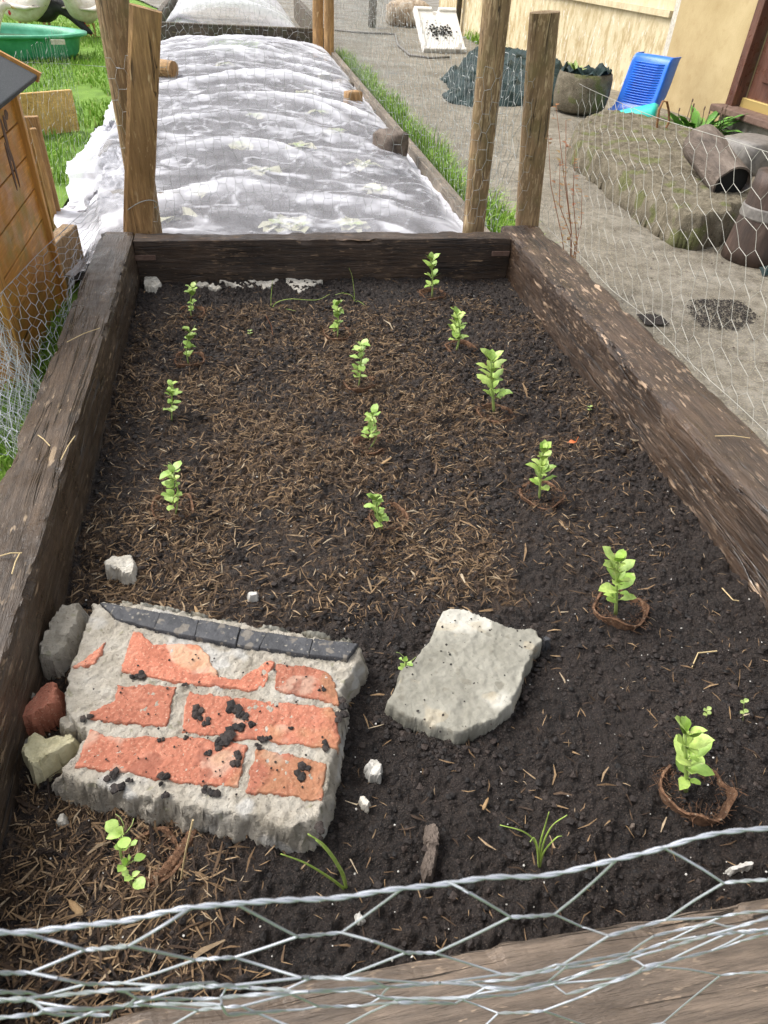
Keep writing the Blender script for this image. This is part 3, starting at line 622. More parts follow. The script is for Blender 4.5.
def bean(px, py, tx, ty, label, size=1., n=5, seed=0, spread=1.):
    rnd.seed(seed); b = on_soil(px, py, .004); top = ax(tx, ty, 1, b[1]-.004); top = b+(top-b)*.86
    root = empty('broad_bean_seedling', b, label, 'seedling', 'broad bean seedlings in the right-hand row')
    P = stempath(b-np.array([0, 0, .01]), top); mb = MB(); mb.tube(P, np.linspace(.0034, .002, len(P))*size, 6); 
    st = mb; lf = MB(); hgt = top[2]-b[2]; a0 = rnd.uniform(0, 3.1)
    for i in range(n):
        t = .28+.66*i/(n-1); c = b+(top-b)*t; a = a0+i*1.35
        for q in (0, math.pi, rnd.uniform(1, 2.2), rnd.uniform(4, 5.5)):
            ll = .036*size*(1.0-.25*abs(t-.55))*rnd.uniform(.55, 1.2); an = a+q+rnd.gauss(0, .3)
            el = .35+.75*t+rnd.gauss(0, .15)
            d = (math.cos(an)*math.cos(el)*spread, math.sin(an)*math.cos(el)*spread, math.sin(el))
            pet = c+np.array(d)*.006; st.tube([c, pet], .0012, 4); leaf_geo(lf, pet, d, ll, ll*.33, curl=rnd.uniform(.0, .8), fold=rnd.uniform(.1, .6), k=6)
    for q in range(3):
        an = rnd.uniform(0, 6.28); leaf_geo(lf, top, (math.cos(an)*.45, math.sin(an)*.6, 1), .024*size, .008*size, curl=.1)
    st.build('stem', M['stem'], root, smooth=True); lf.build('leaves', M['leaf_bean'], root, smooth=True); return root
def pea(px, py, tx, ty, label, n=4, seed=0, group='pea seedlings in the left-hand row', size=1.):
    rnd.seed(seed); b = on_soil(px, py, .004); top = ax(tx, ty, 1, b[1]-.003)
    root = empty('pea_seedling', b, label, 'seedling', group)
    P = stempath(b-np.array([0, 0, .01]), top, .006); mb = MB(); mb.tube(P, np.linspace(.0018, .0012, len(P)), 6); lf = MB(); a0 = rnd.uniform(0, 3)
    for i in range(n):
        t = .25+.75*i/(n-1); c = b+(top-b)*t; a = a0+i*2.1
        for q in (0, 2.6, 1.4, 4.4):
            an = a+q+rnd.gauss(0, .4); el = rnd.uniform(.05, 1.1) if q in (0, 2.6) else rnd.uniform(.5, 1.3); d = np.array((math.cos(an)*math.cos(el), math.sin(an)*math.cos(el), math.sin(el)))
            pet = c+d*(.006 if q in (0, 2.6) else .001); mb.tube([c, pet], .0007, 4); ll = .018*size*rnd.uniform(.6, 1.3); leaf_geo(lf, pet, d, ll, ll*rnd.uniform(.38, .5), curl=rnd.uniform(-.2, 1.), fold=rnd.uniform(.0, .7))
        if i == n-1:
            for q in range(2):
                an = rnd.uniform(0, 6.28); cc = [c+np.array((math.cos(an+s_*.5)*.006*s_, math.sin(an+s_*.5)*.006*s_, .006*s_)) for s_ in (0, 1, 2, 2.6)]; mb.tube(cc, .0004, 4)
    mb.build('stem', M['stem'], root, smooth=True); lf.build('leaves', M['leaf_pea'], root, smooth=True); return root
def pot(px, py, size, rz, label, rise=.010, tilt=0, seed=0, square=True, group='fibre pots sunk in the soil'):
    """square coir pot sunk in soil: a ragged rim with fibres"""
    rnd.seed(seed); b = on_soil(px, py); K = 40; prof = []
    root = empty('fibre_pot', b, label, 'fibre pot', group, 0); mb = MB(); vs = []; rows = 4
    for r_ in range(rows*2):
        t = r_/(rows-1) if r_ < rows else (2*rows-1-r_)/(rows-1); inn = 0 if r_ < rows else .0035
        for j in range(K):
            a = j*2*math.pi/K; q = (abs(math.cos(a))**3.2+abs(math.sin(a))**3.2)**(-1/3.2) if square else 1
            rr = (size*q*(.82+.18*t)-inn)*(1+.06*(fbm(np.array(j*.35+seed), np.array(t*2), 3, 2)-.5))
            top = rise*(.55+.9*float(vn(np.array(j*.3+seed*3.), np.array(0.), 7)))
            x, y = rr*math.cos(a), rr*math.sin(a); x, y = x*math.cos(rz)-y*math.sin(rz), x*math.sin(rz)+y*math.cos(rz)
            z = -.02+(.02+top)*t+tilt*y+rnd.gauss(0, .0006)
            vs.append(b+np.array([x, y, z]))
    f = [(i*K+j, i*K+(j+1) % K, (i+1)*K+(j+1) % K, (i+1)*K+j) for i in range(2*rows-1) for j in range(K)]
    mb.add(vs, f); mb.build('pot_wall', M['coir'], root, smooth=False)
    fb = MB()
    for j in range(260):
        q = vs[(rows-1)*K+rnd.randrange(K)]; w_ = rnd.random()*.45 if j > 90 else 0; q = np.array(q)*(1-w_)+np.array([b[0], b[1], b[2]+.006])*w_+[rnd.gauss(0, .004), rnd.gauss(0, .004), rnd.gauss(-.002, .003)]
        a = rnd.uniform(0, 6.28); d = np.array([math.cos(a), math.sin(a), rnd.gauss(.1, .3)])*rnd.uniform(.004, .012)
        fb.tube([q, q+d*.5+[0, 0, .001], q+d], .00035, 3, cap=False)
    fb.build('loose_fibres', M['coir'], root)
    return root
bean(432, 296, 431, 254, 'upright broad bean seedling farthest back, by the right end of the far sleeper', .9, 4, 1)
bean(456, 350, 457, 308, 'bushy broad bean seedling second from the far sleeper', .9, 5, 2)
bean(495, 412, 490, 352, 'tallest broad bean seedling with large open leaves, third from the far sleeper', 1.15, 5, 3)
bean(540, 500, 543, 443, 'ragged yellow-green broad bean seedling left of the middle of the right sleeper', .8, 6, 4)
bean(617, 614, 617, 552, 'broad bean seedling in a diamond-shaped pot, to the right of the grey cement slab', .95, 5, 15)
bean(688, 792, 684, 722, 'nearest broad bean seedling, at the front right in a torn open pot', .9, 5, 26)
pea(192, 318, 193, 288, 'pea seedling farthest back in the left row, near the far left corner', 4, 11)
pea(189, 364, 190, 332, 'slender pea seedling second from the far left corner', 4, 12)
pea(171, 420, 172, 388, 'small pea seedling third down beside the left sleeper', 4, 13)
pea(174, 514, 173, 473, 'broad leafed pea seedling above the pale stone chip', 5, 14)
g2 = 'pea seedlings in the middle row'
pea(337, 337, 337, 306, 'pea seedling farthest back in the middle row', 5, 21, g2)
pea(358, 387, 361, 346, 'two-pronged pea seedling second back in the middle row', 6, 22, g2)
pea(369, 446, 372, 416, 'compact pea seedling third in the middle row', 5, 23, g2)
pea(384, 528, 375, 502, 'leaning pea seedling at the near end of the middle row', 5, 24, g2)
pea(135, 890, 122, 834, 'round leafed pea seedling in front of the brickwork slab', 4, 25, 'pea seedlings in the left-hand row', .72)
pea(405, 672, 405, 662, 'tiny sprout peeping out left of the grey cement slab', 2, 26, g2, .5)
# small sprouts
for (px, py, tx, ty, lab) in [(744, 722, 744, 702, 'two-tiered tiny weed seedling on bare soil near the right sleeper'), (707, 718, 707, 710, 'tiny pale weed seedling left of the two-tiered one'), (590, 412, 590, 407, 'tiny green sprout by the middle of the right sleeper'), (250, 336, 250, 331, 'tiny green sprout between the left and middle pea rows')]:
    b = on_soil(px, py, .003); t = ax(tx, ty, 1, b[1]); root = empty('weed_seedling', b, lab, 'seedling', None)
    mb = MB(); mb.tube([b-[0, 0, .005], t], .0006, 4); mb.build('stem', M['stem'], root); lf = MB()
    for a in (.3, 3.3): leaf_geo(lf, t, (math.cos(a), math.sin(a), .5), .008, .0032); leaf_geo(lf, b+(t-b)*.5, (math.cos(a), math.sin(a), .3), .008, .0032)
    lf.build('leaves', M['leaf_pale'], root)
# onions: blades given as pixel points in the plane of the clump
def onion(px, py, blades, label, mat='onion', seed=0, r=.0019):
    rnd.seed(seed); b = on_soil(px, py, .003); root = empty('onion_shoot', b, label, 'onion shoot', 'onion shoots')
    for bl in blades:
        P = [b-np.array([0, 0, .006])]
        for i, (x, y) in enumerate(bl):
            q = ax(x, y, 1, b[1]-.004+rnd.gauss(0, .004)); 
            if q[2] < float(soil_z(q[0], q[1]))+.006: q = on_soil(x, y, .009)
            P.append(q)
        # smooth
        P = np.array(P); tt = np.linspace(0, len(P)-1, 4*len(P)); i0 = np.clip(tt.astype(int), 0, len(P)-2); fr = (tt-i0)[:, None]
        m_ = np.gradient(P, axis=0); h = fr
        Q = (2*h**3-3*h**2+1)*P[i0]+(h**3-2*h**2+h)*m_[i0]+(-2*h**3+3*h**2)*P[i0+1]+(h**3-h**2)*m_[i0+1]
        mb = MB(); mb.tube(Q, np.linspace(r, r*.35, len(Q)), 6); mb.build('blade', M[mat], root, smooth=True)
onion(347, 889, [[(340, 868), (325, 846), (308, 834)], [(341, 872), (328, 852), (316, 840)], [(330, 878), (305, 863), (281, 854)], [(343, 873), (333, 858), (322, 845)]], 'onion shoot bending left across the lower corner of the brickwork slab')
onion(540, 868, [[(536, 845), (524, 832), (500, 825)], [(540, 845), (545, 826), (549, 812)], [(543, 845), (552, 826), (567, 815)], [(544, 852), (556, 838), (562, 836)], [(538, 850), (534, 838), (530, 842)]], 'splayed yellow-green onion shoot behind the near wire at centre right', seed=2, r=.0014)
onion(271, 309, [[(271, 298), (272, 287), (273, 280)], [(276, 303), (290, 299), (316, 300), (330, 294)], [(280, 308), (296, 311)]], 'onion shoot with one long trailing blade below the torn plaster flake', seed=3, r=.0013)
onion(355, 302, [[(354, 290), (352, 276), (349, 268)], [(352, 296), (343, 293), (335, 295)], [(358, 301), (366, 306)]], 'thin onion shoot right of the torn plaster flake', seed=4, r=.0012)
# pots
pot(432, 296, .039, .3, 'faint coir pot rim around the farthest bean seedling', .010, seed=1)
pot(460, 350, .041, .2, 'coir pot rim around the second bean seedling from the far end', .010, seed=2)
pot(495, 416, .042, .5, 'coir pot rim around the tallest bean seedling', .010, seed=3)
pot(541, 497, .043, .6, 'worn coir pot rim around the ragged yellow-green bean seedling', .010, seed=4)
pot(619, 612, .043, .80, 'diamond-set coir pot around the bean seedling right of the cement slab', .014, -.1, seed=5)
pot(692, 796, .044, .62, 'large torn coir pot around the nearest bean seedling', .020, -.2, seed=6)
pot(192, 315, .038, .1, 'coir pot rim around the farthest left pea seedling', .010, seed=7)
pot(190, 362, .038, .1, 'coir pot rim around the second left pea seedling', .010, seed=8)
pot(337, 336, .038, .1, 'coir pot rim around the farthest middle pea seedling', .010, seed=9)
pot(359, 385, .039, .3, 'coir pot rim around the two-pronged pea seedling', .010, seed=10)
pot(370, 447, .039, .0, 'round coir pot rim around the compact middle pea seedling', .010, seed=11, square=False)
pot(388, 520, .040, .0, 'broad low coir pot rim around the leaning pea seedling', .010, seed=12, square=False)
pot(173, 510, .039, .2, 'coir pot rim around the broad leafed pea seedling', .010, seed=13)
pot(152, 862, .034, .5, 'coir pot around the round leafed pea seedling in front of the brickwork', .010, seed=14)
# corrugated strip of pot lying by the front pea
mb = MB(); a = np.array([(148, 885), (163, 876), (178, 858), (190, 840), (199, 822)], float); vs = []
for i in range(41):
    t = i/40*4; k = min(3, int(t)); fr = t-k; p = a[k]*(1-fr)+a[k+1]*fr; c = on_soil(*p)
    for j, (o1, z1) in enumerate([(-.006, 0), (-.004, .010), (0, .014), (.005, .012), (.008, .001)]):
        vs.append(c+np.array([o1, -o1*.8, z1+.0016*math.sin(i*1.9)]))
mb.add(vs, [(i*5+j, (i+1)*5+j, (i+1)*5+j+1, i*5+j+1) for i in range(40) for j in range(4)])
tag(mb.build('pot_strip', M['coir'], smooth=False), 'curved corrugated strip of coir pot beside the round leafed pea seedling', 'fibre strip')
# twigs
for i, (pts, lab) in enumerate([([(273, 336), (271, 325), (266, 316)], 'thin red twig stuck in the soil below the far plaster flake'), ([(181, 879), (186, 850), (193, 820)], 'straight tan twig leaning across the coir strip'),
                           ([(692, 667), (698, 653), (717, 651)], 'bent tan root on bare soil right of the diamond pot'), ([(370, 440), (374, 425), (373, 413)], 'thin twig beside the compact middle pea seedling'),
                           ([(722, 588), (733, 600), (740, 601)], 'pale twig on the soil at the foot of the right sleeper')]):
    P = []
    for j, p in enumerate(pts):
        q = on_soil(*p, .008) if i in (2, 4) else (on_soil(*p, .004) if j == 0 else ax(*p, 1, P[0][1]))
        P.append(q)
    mb = MB(); mb.tube(P, .0011, 5); tag(mb.build('twig', M['red_stem'] if i == 0 else M['straw']), lab, 'twig')
# straws on the sleepers
for i, (p, q, lab) in enumerate([((67, 327+15), (100, 333-5), 'dry grass stalk across the left sleeper'), ((38, 435), (50, 446), 'short straw on the left sleeper'), ((0, 556), (22, 553), 'wisp of straw on the left sleeper edge above the brick shard'), ((12, 574), (20, 553), 'second wisp of straw lying on the left sleeper'), ((61, 460), (75, 436), 'curved straw on the left sleeper near its outer edge'), ((715, 436), (750, 438), 'pale straw lying on the right sleeper')]):
    a, b = atz(*p, H+.005), atz(*q, H+.005); mb = MB(); mb.tube([a, (a+b)/2+[0, 0, .003], b], .001, 5); tag(mb.build('straw', M['straw']), lab, 'straw')

# ================================================================ POSTS
def post(name, base, top, r0, r1, mat, label, flat=False, seed=0, k=20):
    base, top = np.array(base, float), np.array(top, float); N_ = 26; t = np.linspace(0, 1, N_)[:, None]; P = base+(top-base)*t
    T = (top-base)/np.linalg.norm(top-base); u = np.array([1, 0, 0.])-T*T[0]; u /= np.linalg.norm(u); b = np.cross(T, u); vs = []
    for i in range(N_):
        r = r0+(r1-r0)*t[i, 0]
        for j in range(k):
            a = j*2*math.pi/k; q = (abs(math.cos(a))**6+abs(math.sin(a))**6)**(-1/6) if flat else 1
            jn = .10*(fbm(np.array(math.cos(a)*2+5), np.array(i*.22+math.sin(a)), seed, 3)-.5)
            vs.append(P[i]+r*q*(1+jn)*(math.cos(a)*u+(.6 if flat else 1)*math.sin(a)*b))
    mb = MB(); f = [(i*k+j, i*k+(j+1) % k, (i+1)*k+(j+1) % k, (i+1)*k+j) for i in range(N_-1) for j in range(k)]+[tuple(range(k))[::-1], tuple((N_-1)*k+j for j in range(k))]
    mb.add(vs, f); o = mb.build(name, mat, smooth=False, origin=base); tag(o, label, 'post'); return o
def ext(a, b, z):   # point on line a-b at height z
    return a+(b-a)*(z-a[2])/(b[2]-a[2])
a, b = ax(138, 230, 1, 2.125), ax(146, 8, 1, 2.125); post('wooden_post', ext(a, b, -.02), b, .044, .041, M['post_tan'], 'flat sawn tan post at the far left corner of the bed', True, 1)
a, b = ax(148, 228, 1, 2.27), ax(112, 0, 1, 2.27); post('wooden_post', ext(a, b, -.02), ext(a, b, 1.05), .044, .046, M['post_grey'], 'leaning round post right behind the flat sawn post', False, 2)
a, b = ax(474, 222, 1, 2.2), ax(497, 0, 1, 2.2); post('wooden_post', ext(a, b, -.02), ext(a, b, 1.05), .036, .044, M['post_grey'], 'taller round post inside the far right corner, cut by the picture top', False, 3)
a, b = ax(527, 222, 1, 2.19), ax(545, 12, 1, 2.19); post('wooden_post', ext(a, b, -.02), b, .040, .045, M['post_grey'], 'shorter round post with a sawn top at the far right corner', False, 4)
a = atz(318, 62, 0); post('wooden_post', a, a+[.01, 0, .95], .05, .05, M['post_tan'], 'left one of the two posts at the far end of the netted bed', False, 5)
a = atz(329, 66, 0); post('wooden_post', a, a+[.0, 0, .95], .045, .045, M['post_tan'], 'right one of the two posts at the far end of the netted bed', False, 6)
a = atz(372, 27, 0); post('wooden_post', a, a+[0, 0, .8], .055, .055, M['board_dark'], 'thin dark post standing on the concrete beside the rolled sack', False, 7)
a = atz(305, 26, 0); 

# ================================================================ CHICKEN WIRE
def hexnet(fmap, arange, brange, P, Q, h, r, keep=None, twist=True, sides=5, mb=None, jit=.0):
    """hexagonal netting; twists run along a"""
    mb = mb or MB()
    j0, j1 = int(brange[0]/Q), int(brange[1]/Q)+1; i0, i1 = int(arange[0]/P)-1, int(arange[1]/P)+1
    J = {}
    def jj(a, b):
        k = (round(a*1e4), round(b*1e4))
        if k not in J:
            q_ = 0 if (Q == 1 and b < 1.01) else 1; J[k] = (a+rnd.gauss(0, jit*P)*q_, b+rnd.gauss(0, jit*Q)*q_)
        return J[k]
    def seg(p, q, rad, n=3, tw=False):
        p, q = jj(*p), jj(*q)
        if keep:
            kp, kq = keep(*p), keep(*q)
            if not (kp or kq): return
            if kp != kq:
                a_, b_ = (p, q) if kp else (q, p); lo_, hi_ = 0., 1.
                for _ in range(10):
                    md = (lo_+hi_)/2; c_ = (a_[0]+(b_[0]-a_[0])*md, a_[1]+(b_[1]-a_[1])*md)
                    if keep(*c_): lo_ = md
                    else: hi_ = md
                p, q = a_, (a_[0]+(b_[0]-a_[0])*lo_, a_[1]+(b_[1]-a_[1])*lo_)
                if lo_ < .02: return
        pts = np.array([fmap(p[0]+(q[0]-p[0])*t, p[1]+(q[1]-p[1])*t) for t in np.linspace(0, 1, n)])
        if tw:
            T = pts[-1]-pts[0]; T /= np.linalg.norm(T)+1e-9; u = np.cross(T, [.3, .8, .5]); u /= np.linalg.norm(u); v = np.cross(T, u); m_ = 13
            base = np.array([fmap(p[0]+(q[0]-p[0])*t, p[1]+(q[1]-p[1])*t) for t in np.linspace(0, 1, m_)])
            for ph in (0, math.pi):
                an = np.linspace(0, 3*math.pi*1.0, m_)+ph
                mb.tube(base+rad*.75*(np.cos(an)[:, None]*u+np.sin(an)[:, None]*v), rad*.85, sides, cap=False)
        else: mb.tube(pts, rad, sides, cap=False)
    for j in range(j0, j1+1):
        for i in range(i0, i1+1):
            c = i*P+(j % 2)*P/2; b = j*Q
            if not (arange[0] <= c <= arange[1] and brange[0] <= b <= brange[1]): continue
            seg((c-h, b), (c+h, b), r*(1. if twist else 1.35), 2, twist)
            if b+Q <= brange[1]:
                seg((c+h, b), (c+P/2-h, b+Q), r); seg((c-h, b), (c-P/2+h, b+Q), r)
    return mb
def netobj(mb, mat, label, group='chicken wire panels round the beds', name='chicken_wire'):
    o = mb.build(name, mat, smooth=True); return tag(o, label, 'chicken wire', group)

# near panel: rows measured where they hang
cols = [-260, 0, 256, 512, 768, 1030]
rowsy = np.array([[965, 933, 903, 878, 828, 770],
                  [985, 954, 938, 917, 880, 840],
                  [1000, 973, 956, 950, 903, 872],
                  [1012, 987, 978, 974, 911, 884],
                  [1024, 1001, 985, 982, 921, 892],
                  [1038, 1018, 992, 988, 930, 900],
                  [1060, 1040, 1006, 997, 946, 915],
                  [1085, 1062, 1030, 1012, 972, 940],
                  [1120, 1095, 1065, 1048, 1008, 975],
                  [1170, 1140, 1110, 1095, 1060, 1030]], float)
def nearmap(a, b):
    if a > 1029 or a < -259:
        e_ = 1029. if a > 0 else -259.; q0, q1 = nearmap(e_, b), nearmap(e_-(40 if a > 0 else -40), b); d_ = np.array([math.copysign(.00042, a), 0., 0.])
        zr = H+.50-.055*b+.006*math.sin(a*.01+b); k_ = min(1, abs(a-e_)/260); q0[2] = q0[2]*(1-k_)+zr*k_
        return q0+d_*abs(a-e_)
    u = np.clip(a, -260, 1029.9); k = min(4, int(np.searchsorted(cols, u, 'right')-1)); fr = (u-cols[k])/(cols[k+1]-cols[k]); fr = fr*fr*(3-2*fr)
    col_ = rowsy[:, k]*(1-fr)+rowsy[:, k+1]*fr; bb = np.clip(b, 0, 8.999); i = int(bb); y = col_[i]*(1-bb+i)+col_[i+1]*(bb-i)
    off = .006*math.sin(a*.021+b*1.7)+.004*math.sin(a*.05+b*3.1)
    q = ax(a, y, 1, -.135+off*(0 if b < .01 else 1)); return q
mb = hexnet(nearmap, (-900, 2500), (1, 9), 213, 1, 22, .00040, sides=7, jit=.03)
x0s = np.arange(-260, 1030, 106.5)
S = [nearmap(a, 0) for a in np.linspace(-900, 2500, 370)]; S = np.array(S)
S[:, 2] += .0006*np.sin(np.arange(370)*.55)+.0008*np.sin(np.arange(370)*.21)
an = np.arange(370)*1.1
mb.tube(S+np.stack([0*an, .0004*np.cos(an), .0004*np.sin(an)], 1), .00043, 7); mb.tube(S-np.stack([0*an, .0004*np.cos(an), .0004*np.sin(an)], 1), .00043, 7)
for i in range(-5, 13):
    c = i*213+106.5
    if -880 < c < 2480:
        for s_ in (-1, 1):
            p, q = (c+s_*(22), 1), (c+s_*84, 0.); mb.tube([nearmap(p[0]+(q[0]-p[0])*t, p[1]+(q[1]-p[1])*t) for t in np.linspace(0, 1, 4)], .00040, 6, cap=False)
netobj(mb, M['wire'], 'thick bright chicken wire sagging across the picture bottom above the near sleeper')
# a second crumpled layer folded down along the bundle
def fold(a, b):
    u = np.interp(a, cols, [1018, 992, 982, 977, 910, 880]); q = ax(a, u+b*5.5+4*math.sin(a*.017+b*2.1), 1, -.142+.006*math.sin(a*.03+b)); return q
mb = hexnet(fold, (-250, 1020), (0, 5), 171, 1, 30, .00036, sides=6, jit=.05)
netobj(mb, M['wire'], 'crumpled fold of chicken wire bunched into a thick bundle along the near sleeper')

# right panel: diagonal pull, in the plane outside the right sleeper
ca, sa = math.cos(math.radians(22)), math.sin(math.radians(22)); SH = -.70
def rmap(a, b):   # a along the strands, b across; the mesh is pulled askew
    a = a+SH*b
    y = 2.12-a*ca-b*sa; z = .66-a*sa+b*ca
    x = 1.352+.10*max(0, (z-H))+.03*math.sin(y*3.1)*max(0, z-H)*2+.006*math.sin(y*11+z*17)
    return np.array([x, y, z+.006*math.sin(y*9+b*22)])
def rkeep(a, b):
    q = rmap(a, b); y, z = q[1], q[2]; return z > H-.004 and z < .655+.02*math.sin(y*2.2) and -.15 < y < 2.17
mb = hexnet(rmap, (-2.6, 4.2), (-1.7, 1.5), .128, .026, .0213, .00055, keep=rkeep, twist=False, sides=5, jit=.035)
for (z_, r_) in ((.655, .0007), (H+.006, .0007)):
    P_ = [np.array([1.352+.1*(z_-H)+.03*math.sin(y*3.1)*(z_-H)*2+.004*math.sin(y*11), y, z_+(.02*math.sin(y*2.2) if z_ > .4 else .003*math.sin(y*15))]) for y in np.linspace(-.15, 2.17, 70)]
    mb.tube(P_, r_, 6); 
netobj(mb, M['wire_side'], 'stretched chicken wire panel standing on the outer edge of the right sleeper')

# far panel
def fmapf(a, b): return np.array([a, 2.145+.012*math.sin(a*7+b*9), b+.02*math.sin(a*3)+.006*math.sin(b*25+a*9)])
mb = hexnet(fmapf, (-.02, 1.28), (.2, .70), .055, .028, .010, .0004, twist=False, sides=4, jit=.05)
netobj(mb, M['wire_dull'], 'fine chicken wire panel across the far end of the bed between the corner posts')
# left panel: slumped from the post foot down along the coop
Ea = [(0, (103, 226)), (.3, (74, 300)), (.7, (38, 385)), (1, (-2, 478)), (1.4, (-70, 620))]
Oa = [(0, (96, 200)), (.3, (40, 252)), (.7, (-2, 296)), (1, (-50, 345)), (1.4, (-150, 440))]
def pl_(T, u):
    k = [t for t, _ in T]; return np.array([np.interp(u, k, [p[0] for _, p in T]), np.interp(u, k, [p[1] for _, p in T])])
def lmap(a, b):
    a = a+.5*b; u = a/1.45; v = b/.40; e, o_ = pl_(Ea, u), pl_(Oa, u); p = e+(o_-e)*v
    x = -.110-.11*v*min(1, .2+u*2)+.008*math.sin(a*17+b*9)
    return ax(p[0], p[1], 0, x)
def lkeep(a, b): return 0 <= a+.5*b <= 2.0 and 0 <= b <= .41
mb = hexnet(lmap, (-.4, 2.0), (0, .41), .12, .036, .020, .00060, keep=lkeep, twist=False, sides=5, jit=.10)
mb.tube([lmap(a-.2, .40) for a in np.linspace(0, 2., 40)], .0008, 5)
mb.tube([ax(*p, 1, 2.12) if i_ == 0 else ax(*p, 0, -.55-.1*i_) for i_, p in enumerate([(120, 68), (70, 64), (20, 62), (-30, 60)])], .0008, 5)
netobj(mb, M['wire'], 'drooping chicken wire slumped from the left sleeper onto the orange coop')
# crumpled lower fold of the left panel and a roll of it
def lmap2(a, b):
    y = 2.0-a; x = -.112-b*.55*(.35+.8*np.clip(a, 0, 1)); z = H-.03+.05*math.sin(a*7+b*20)+b*.5
    return np.array([x, y, z])
mb = hexnet(lmap2, (.2, 1.5), (0, .09), .05, .016, .012, .00045, twist=False, sides=4, jit=.15)
netobj(mb, M['wire'], 'crumpled lower fold of chicken wire bunched against the outer edge of the left sleeper')
mb = MB(); c0 = atz(20, 410, .17); c1 = atz(-30, 330, .30)
for k in range(36):
    a = k*2*math.pi/36; u = (c1-c0)/np.linalg.norm(c1-c0); s = np.cross(u, [0, 0, 1]); s /= np.linalg.norm(s); t = np.cross(s, u)
    r = .055+.012*math.sin(k*2.3); P_ = [c0+(c1-c0)*q+r*(math.cos(a+q*2.6)*s+math.sin(a+q*2.6)*t) for q in np.linspace(-.6, 1.6, 10)]; mb.tube(P_, .00045, 4)
    P_ = [c0+(c1-c0)*q+r*(math.cos(a-q*2.6)*s+math.sin(a-q*2.6)*t) for q in np.linspace(-.6, 1.6, 10)]; mb.tube(P_, .00045, 4)
o = mb.build('wire_roll', M['wire_dull'], smooth=True); tag(o, 'tight roll of fine grey wire netting at the left picture edge below the coop', 'wire roll')
# right side of the netted bed
def smap(a, b): return np.array([1.27+.03*math.sin(a*2+b*3)-.0*b, a, b+.03*math.sin(a*1.3)])
mb = hexnet(smap, (2.25, 7.6), (.0, .68), .085, .045, .014, .0009, twist=False, sides=3, jit=.12)
netobj(mb, M['wire_dull'], 'long fine chicken wire panel beside the path along the netted bed')
def smap2(a, b): return np.array([-.42+.03*math.sin(a*2+b*3), a, b])
mb = hexnet(smap2, (2.4, 3.7), (.0, .62), .085, .045, .014, .0004, twist=False, sides=3, jit=.12)
netobj(mb, M['wire_dull'], 'fine chicken wire panel between the lawn and the netted bed')
def smap3(a, b): return np.array([a, 7.78+.02*math.sin(a*5), b])
mb = hexnet(smap3, (-.35, 1.2), (.0, .62), .085, .045, .014, .0011, twist=False, sides=3, jit=.12)
netobj(mb, M['wire_dull'], 'chicken wire in front of the dark board beyond the netted bed')
def smap4(a, b): return np.array([a, 9.6-.5*(a-1.2)+.05*math.sin(b*9), b])
mb = hexnet(smap4, (1.2, 2.3), (.0, .75), .09, .045, .016, .0013, twist=False, sides=3, jit=.15)
netobj(mb, M['wire_dull'], 'slack chicken wire panel between the paired far posts and the thin dark post')
# tie wire round the flat post
mb = MB(); cz = ax(140, 208, 1, 2.08); q = [cz+np.array([.05*math.cos(t), .035*math.sin(t)-.0+.04, .02*math.sin(t*1.5)]) for t in np.linspace(2.6, 7.2, 16)]; mb.tube(q, .0012, 5)
tag(mb.build('tie_wire', M['wire_dull']), 'loop of wire tied round the foot of the flat sawn post', 'wire')

# ================================================================ NETTED BED BEHIND
bed2 = empty('raised_bed', (.4, 5, 0), 'low edged bed covered in white mesh behind the seedling bed', 'raised bed')
mb = MB(); mb.box((1.235, 5.0, .05), (.045, 5.4, .13)); o = mb.build('edge_board', M['plank_grey'], bed2, bevel=.006)
mb = MB(); mb.box((-.36, 5.0, .02), (.04, 5.4, .05)); mb.build('edge_board', M['plank_grey'], bed2, bevel=.006)
X, Y = np.meshgrid(np.linspace(-.34, 1.21, 60), np.linspace(2.16, 7.86, 200), indexing='ij'); Z = .04+.03*(fbm(X*8, Y*8, 91, 4)-.5)
I, J = np.nonzero(np.ones((59, 199), bool)); g = lambda i, j: i*200+j
mb = MB(); mb.add(np.stack([X.ravel(), Y.ravel(), Z.ravel()], 1), list(zip(g(I, J), g(I+1, J), g(I+1, J+1), g(I, J+1))))
tag(mb.build('soil', M['soil'], smooth=True), kind='structure')
# cloth
def cloth_h(X, Y):
    s = np.clip((X+.34)/1.52, 0, 1)
    t = np.clip((Y-2.15)/.5, 0, 1)*np.clip((7.7-Y)/.7, 0, 1)
    dome = (np.sin(np.pi*s)**.25)*(.08+.07*np.clip((Y-3)/4, 0, 1))*(.45+.55*t)
    yy = Y-.32*np.sin(np.pi*s)+.22*s+.55*(fbm(X*1.1, Y*.9, 5, 3)-.5)
    ph = yy/.58; rp = 1-abs(2*(ph-np.floor(ph))-1); am = np.clip(fbm(X*1.3, Y*2.0, 15, 2)*2.4-.55, 0, 1.2); rp = rp**2.2*am
    y2 = yy*1.9+X*.9+.8*(fbm(X*2, Y*2, 6, 2)-.5); r2 = 1-abs(2*(y2-np.floor(y2))-1); am2 = np.clip(fbm(X*1.9, Y*1.9, 16, 2)*2.6-.9, 0, 1); rp = np.maximum(rp, r2**3*am2*.8)
    h = dome*(1+.5*(fbm(X*1.5, Y*1.2, 8, 2)-.5)) + .04*rp*np.sin(np.pi*s)**.5
    h = h + .018*(fbm(X*7+Y*2, Y*9, 17, 3)-.5)*(.4+rp)+.010*(fbm(X*26+Y*8, Y*22, 18, 3)-.5)
    cz_ = fbm(X*3.2+Y*1.3, Y*4.2, 71, 3); c2 = fbm(X*6.5-Y*2, Y*3.1, 74, 3)
    cr_ = np.maximum((1-abs(2*cz_-1))**22, .8*(1-abs(2*c2-1))**26)
    h = h+.004*cr_; rp = np.maximum(rp, .75*cr_)
    return h+.078, rp, s
